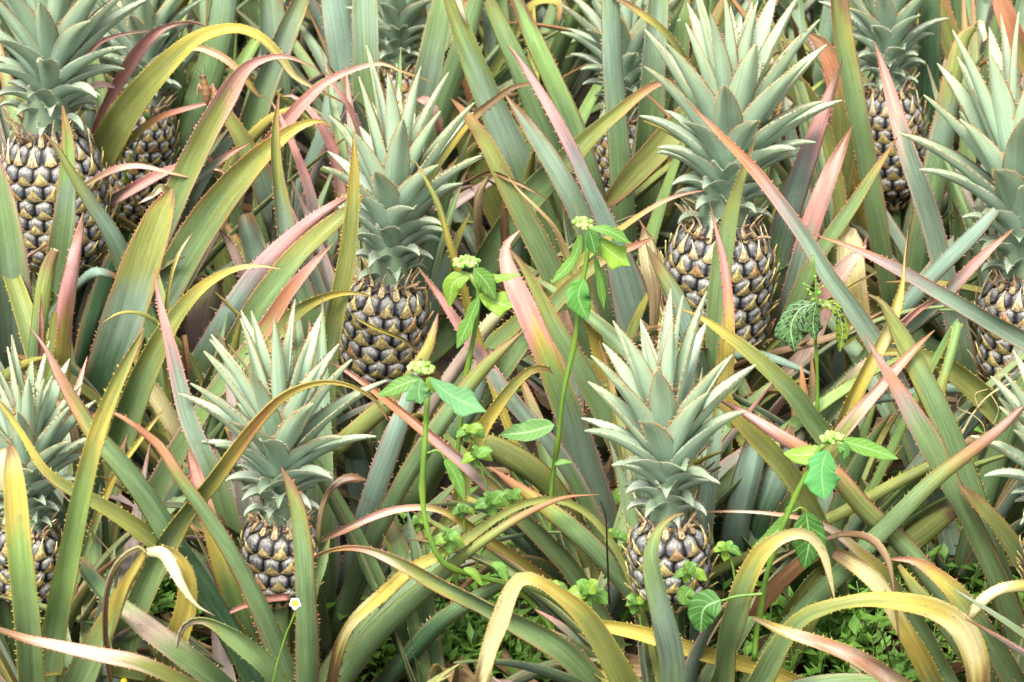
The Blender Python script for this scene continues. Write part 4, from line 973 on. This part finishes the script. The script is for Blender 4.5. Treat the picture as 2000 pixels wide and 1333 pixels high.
for s in [(918, 845, 925, 900, .12, 28, 'tiny seedling with rounded leaves above the one with twin leaf pairs', 1),
          (932, 893, 955, 985, .1, 36, 'seedling of crinkled leaves hanging in the middle, right of the curved bright stem', 2),
          (962, 985, 930, 1108, -.02, 40, 'seedling with a thin upright stem rooting on the yellow folded leaf', 3),
          (878, 1055, 862, 1095, -.1, 36, 'seedling sprouting at the bend of the curved bright stem', 4),
          (1150, 1160, 1140, 1260, .0, 46, 'leafy seedling left of the lower right-centre fruit', 5),
          (1420, 1075, 1438, 1160, -.12, 34, 'pale seedling just right of the lower right-centre fruit', 6),
          (1345, 1120, 1355, 1180, -.13, 36, 'seedling overlapping the foot of the lower right-centre fruit', 7),
          (1200, 1050, 1180, 1130, .1, 26, 'small seedling between the black stick and the lower fruit', 8),
          (1002, 975, 960, 1060, .05, 30, 'light seedling with notched leaves right of the upright thin one', 10),
          (905, 1000, 905, 1100, .0, 24, 'small seedling touching the curved bright stem on its right', 11),
          (1075, 1150, 1085, 1240, .02, 34, 'seedling beside the folded cream leaf', 12),
          (1245, 1180, 1250, 1260, .0, 30, 'seedling at the left foot of the hooked green leaf', 13),
          (820, 1022, 835, 1110, .12, 24, 'small dark seedling left of the curved bright stem foot', 9)]: seedling(*s)
w = weed('creeping_weed', 1440, 1262, -.1, 'creeping weed with one big rounded leaf right of the hooked green leaf', 'weed'); Y = -.14
stem(w, [(1490, 1160), (1440, 1165), (1405, 1175)], Y, (4, 3)); weed_leaf(w, [(1408, 1172), (1375, 1190), (1368, 1235)], 66, Y - .02, WG3, 'round', -.1, .4, 61)
weed_leaf(w, [(1350, 1150), (1340, 1165), (1350, 1180)], 40, Y - .0, WG, 'round', -.1, .4, 62)

# daisy
w = weed('daisy', 528, 1400, -.28, 'small white daisy with yellow centre on a thin stem at the bottom left', 'flower'); Y = -.3
stem(w, [(526, 1400), (535, 1320), (556, 1250), (574, 1200), (576, 1185)], Y, (2.2, 2))
c = at(576, 1179, Y); k = mpp(c); mb = MB(); ball(mb, c, 7.5 * k, lin(236, 200, 40, .85), 12, 8, (1, 1, .8))
rg = np.random.default_rng(3)
for i in range(40):
    d = nrm(rg.normal(size=3)); d[2] = abs(d[2]); ball(mb, c + d * 7 * k * np.array([1, 1, .85]), 1.5 * k, lin(240, 196, 30, .85), 5, 3)
mb.build('flower_centre', M_PLAIN, w)
for i in range(5):
    a = 2 * pi * i / 5 + .35; mb = MB(); e = c + np.array([cos(a) * 17 * k, -sin(a) * 17 * k * .8 , sin(a) * 17 * k * .45 - .002])
    e = c + (np.array([1, 0, 0]) * cos(a) + nrm(np.array([0, -.6, -.8])) * sin(a)) * 14 * k
    blade(mb, [c + (e - c) * .3, (c + e) / 2, c + (e - c) * rg.uniform(.7, .95)], 10 * k, nrm(np.array([0, -.7, .7])), lin(245, 245, 240, .85), 'round', .1, 0, i, 8); mb.build('petal', M_PLAIN, w)
mb = MB(); tube(mb, np.array([c + np.array([0, .002, -9 * k]), c + np.array([0, .001, -3 * k])]), [2.5 * k, 6 * k], WST); mb.build('calyx', M_PLAIN, w)
w = weed('yellow_flower', 243, 1400, -.33, 'tiny yellow flower head at the bottom edge below the dry brown leaf', 'flower')
stem(w, [(243, 1400), (243, 1365), (242, 1340)], -.33, (2, 2)); c = at(242, 1331, -.33); mb = MB(); ball(mb, c, 7 * mpp(c), lin(240, 200, 40, .85)); mb.build('flower_centre', M_PLAIN, w)
# bud in front of the second fruit
w = weed('flower_bud', 232, 480, 1.2, 'closed flower bud on a thin green stem before the shaded left fruit', 'flower'); Y = 1.13
stem(w, [(222, 470), (240, 355), (265, 290), (286, 240)], Y, (2.6, 2.2)); c = at(287, 226, Y); k = mpp(c); mb = MB(); ball(mb, c, 7 * k, lin(120, 160, 90, .75), 10, 8, (1, 1, 1.25)); mb.build('calyx', M_PLAIN, w)
mb = MB(); ball(mb, c + np.array([0, 0, 8 * k]), 4.5 * k, lin(225, 190, 90, .8), 8, 6, (1, 1, 1.2)); mb.build('flower_centre', M_PLAIN, w)

# grasshopper on the pink-edged leaf
c = at(402, 176, .93); k = mpp(c)
w = tag(empty('grasshopper', tuple(c)), 'small brown grasshopper with long feelers clinging to a pink leaf edge', 'insect')
br = lin(136, 98, 60, .75); mb = MB()
pts = [(405, 205), (404, 190), (402, 175), (399, 162), (396, 152), (395, 146)]; rr = [2, 7, 9, 7.5, 5.5, 3]
P = px3(pts, .93); tube(mb, catmull(P, 16), np.interp(np.linspace(0, 5, 16), range(6), rr) * k, br, 10,
     cols=np.array([br * (1.3 if i % 3 == 0 else .8) for i in range(16)]))
for s in (-1, 1): ball(mb, at(396 + s * 5, 151, .925), 2.2 * k, lin(60, 40, 30, .8))
mb.build('body', M_PLAIN, w)
for s in (-1, 1):
    mb = MB(); tube(mb, catmull(px3([(396 + s * 2, 148), (394 + s * 6, 138), (393 + s * 12 - 6, 128 - s * 2)], .92), 8), .5 * k, lin(70, 55, 35, .8), 5); mb.build('antenna', M_PLAIN, w)
    mb = MB(); tube(mb, px3([(402 + s * 7, 178), (402 + s * 14, 164), (402 + s * 17, 180), (402 + s * 14, 196)], .93), np.array([2.6, 2.0, 1.2, .9]) * k, lin(196, 130, 110, .8), 6); mb.build('leg', M_PLAIN, w)
    mb = MB(); tube(mb, px3([(400 + s * 5, 168), (400 + s * 13, 172), (400 + s * 12, 182)], .93), np.array([1.2, 1, .7]) * k, br, 6); mb.build('leg', M_PLAIN, w)

# small dead things
def twig(name, pts, Y, r, col, label, branches=()):
    w = weed(name, *pts[0], Y, label, 'dead stem'); mb = MB()
    P = catmull(px3(pts, Y), 22); k = mpp(P[0]); tube(mb, P, np.linspace(r, r * .5, 22) * k, col, 6)
    for b in branches:
        Q = catmull(px3(b, Y), 12); tube(mb, Q, np.linspace(r * .5, r * .2, 12) * k, col, 5)
    mb.build('stem', M_DRY, w)
twig('dead_stick', [(1190, 1180), (1186, 1080), (1183, 1010), (1172, 978)], -.02, 2.6, lin(34, 26, 22), 'thin black dead stick left of the lower right-centre fruit')
twig('dry_roots', [(1850, 900), (1872, 860), (1900, 810), (1935, 770), (1985, 745), (2010, 742)], .4, 3, lin(214, 196, 150, .8), 'tangle of pale dry roots under the right edge fruit',
     [[(1872, 860), (1862, 830), (1890, 800)], [(1900, 810), (1920, 830), (1925, 860)], [(1910, 795), (1905, 770), (1930, 760)], [(1885, 835), (1850, 870), (1843, 905)], [(1935, 770), (1950, 800), (1940, 830)], [(1960, 755), (1950, 735), (1985, 730)], [(1900, 810), (1870, 795), (1880, 770)]])
twig('dead_stick', [(1745, 1330), (1730, 1260), (1718, 1230), (1700, 1218)], .0, 2.2, lin(50, 38, 30), 'curved black dead stem over the green weeds at the lower right', [[(1730, 1260), (1745, 1240), (1748, 1220)]])
twig('dead_stick', [(82, 925), (140, 985), (190, 1050), (235, 1100)], -.24, 1.6, lin(140, 116, 90), 'thin brown dead stem crossing behind the lower left plant')
twig('dead_stick', [(1660, 1300), (1700, 1330), (1740, 1360)], -.1, 2.4, lin(190, 170, 140), 'pale broken straw at the bottom right')
twig('dead_stick', [(150, 1140), (148, 1200), (150, 1260), (158, 1330)], .0, 4, lin(120, 96, 70), 'upright brown dead stem behind the lower left plant')

# dead leaves lying on the ground, too many and too tangled to count
rg = np.random.default_rng(21); mb = MB()
for i in range(420):
    x = rg.uniform(-1.3, 1.3); y = rg.uniform(-.7, 2.2); a = rg.uniform(0, 2 * pi); L = rg.uniform(.15, .5); n = 12; t = np.linspace(0, 1, n)
    cv = rg.uniform(-1.2, 1.2); ang = a + cv * t
    P = np.array([x, y, .012 + rg.uniform(0, .05)]) + np.cumsum(np.c_[np.cos(ang), np.sin(ang), rg.uniform(-.5, .5) * .12 * np.cos(t * 5)] * (L / n), axis=0)
    P[:, 2] = np.maximum(P[:, 2], .004); W = rg.uniform(.015, .04) * (1 - t ** 2) + .001
    c = PAL['D'] * rg.uniform(.5, 1.1) if rg.uniform() < .6 else PAL['B'] * rg.uniform(.5, 1)
    ribbon(mb, P, W, np.tile(nrm(np.array([rg.uniform(-.5, .5), rg.uniform(-.5, .3), 1])), (n, 1)), np.tile(c, (n, 1)), c, rg, chan=rg.uniform(.1, .5), tooth=0, jag=.2)
tag(mb.build('leaf_litter', M_DRY), 'dry brown dead leaves lying tangled on the soil', 'leaf litter', kind='stuff')
# low green weeds on the soil
mb = MB()
def sprig(x, y, h, rg):
    b = np.array([x, y, 0.0]); top = b + np.array([rg.uniform(-.03, .03), rg.uniform(-.03, .03), h]); tube(mb, np.array([b, (b + top) / 2 + rg.uniform(-.005, .005, 3), top]), .0009, WST, 4)
    m = rg.integers(4, 10); c = lin(124, 176, 70, .72) * rg.uniform(.75, 1.15)
    for i in range(m):
        f = .25 + .75 * i / m; p = b + (top - b) * f; a = i * 2.4 + rg.uniform(-.3, .3); L = rg.uniform(.012, .042); wd = L * rg.uniform(.12, .32)
        d = np.array([cos(a), sin(a), rg.uniform(.1, .8)]); d /= np.linalg.norm(d); s = np.cross(d, [0, 0, 1]); s /= np.linalg.norm(s); u = np.cross(s, d)
        q = [p, p + d * L * .4 + s * wd + u * wd * .3, p + d * L, p + d * L * .4 - s * wd + u * wd * .3, p + d * L * .45]
        mb.add(q, [(0, 1, 4), (1, 2, 4), (2, 3, 4), (3, 0, 4)], c)
spots = [(1650, 1215, .12, .10, 420), (1700, 1180, .10, .12, 220), (1850, 1075, .07, .12, 260), (310, 1140, .07, .07, 220), (350, 1160, .06, .05, 90), (900, 1235, .10, .06, 240), (860, 1290, .1, .05, 120), (1175, 1120, .05, .1, 120), (1560, 1230, .1, .1, 120), (170, 640, .06, .1, 90), (1010, 1100, .06, .06, 80)]
for (px_, py_, sx, sy, n) in spots:
    d = ray(px_, py_); g = CAMP + d * ((.02 - CAMP[2]) / d[2])
    for i in range(int(n * .5)): sprig(g[0] + rg.normal() * sx, g[1] + rg.normal() * sy - .03, rg.uniform(.03, .12), rg)
for i in range(550): sprig(rg.uniform(-1.8, 1.8), rg.uniform(-.8, 3.8), rg.uniform(.02, .08), rg)
tag(mb.build('undergrowth', M_GRASS), 'bright green low weeds covering patches of soil', 'ground weeds', kind='stuff')
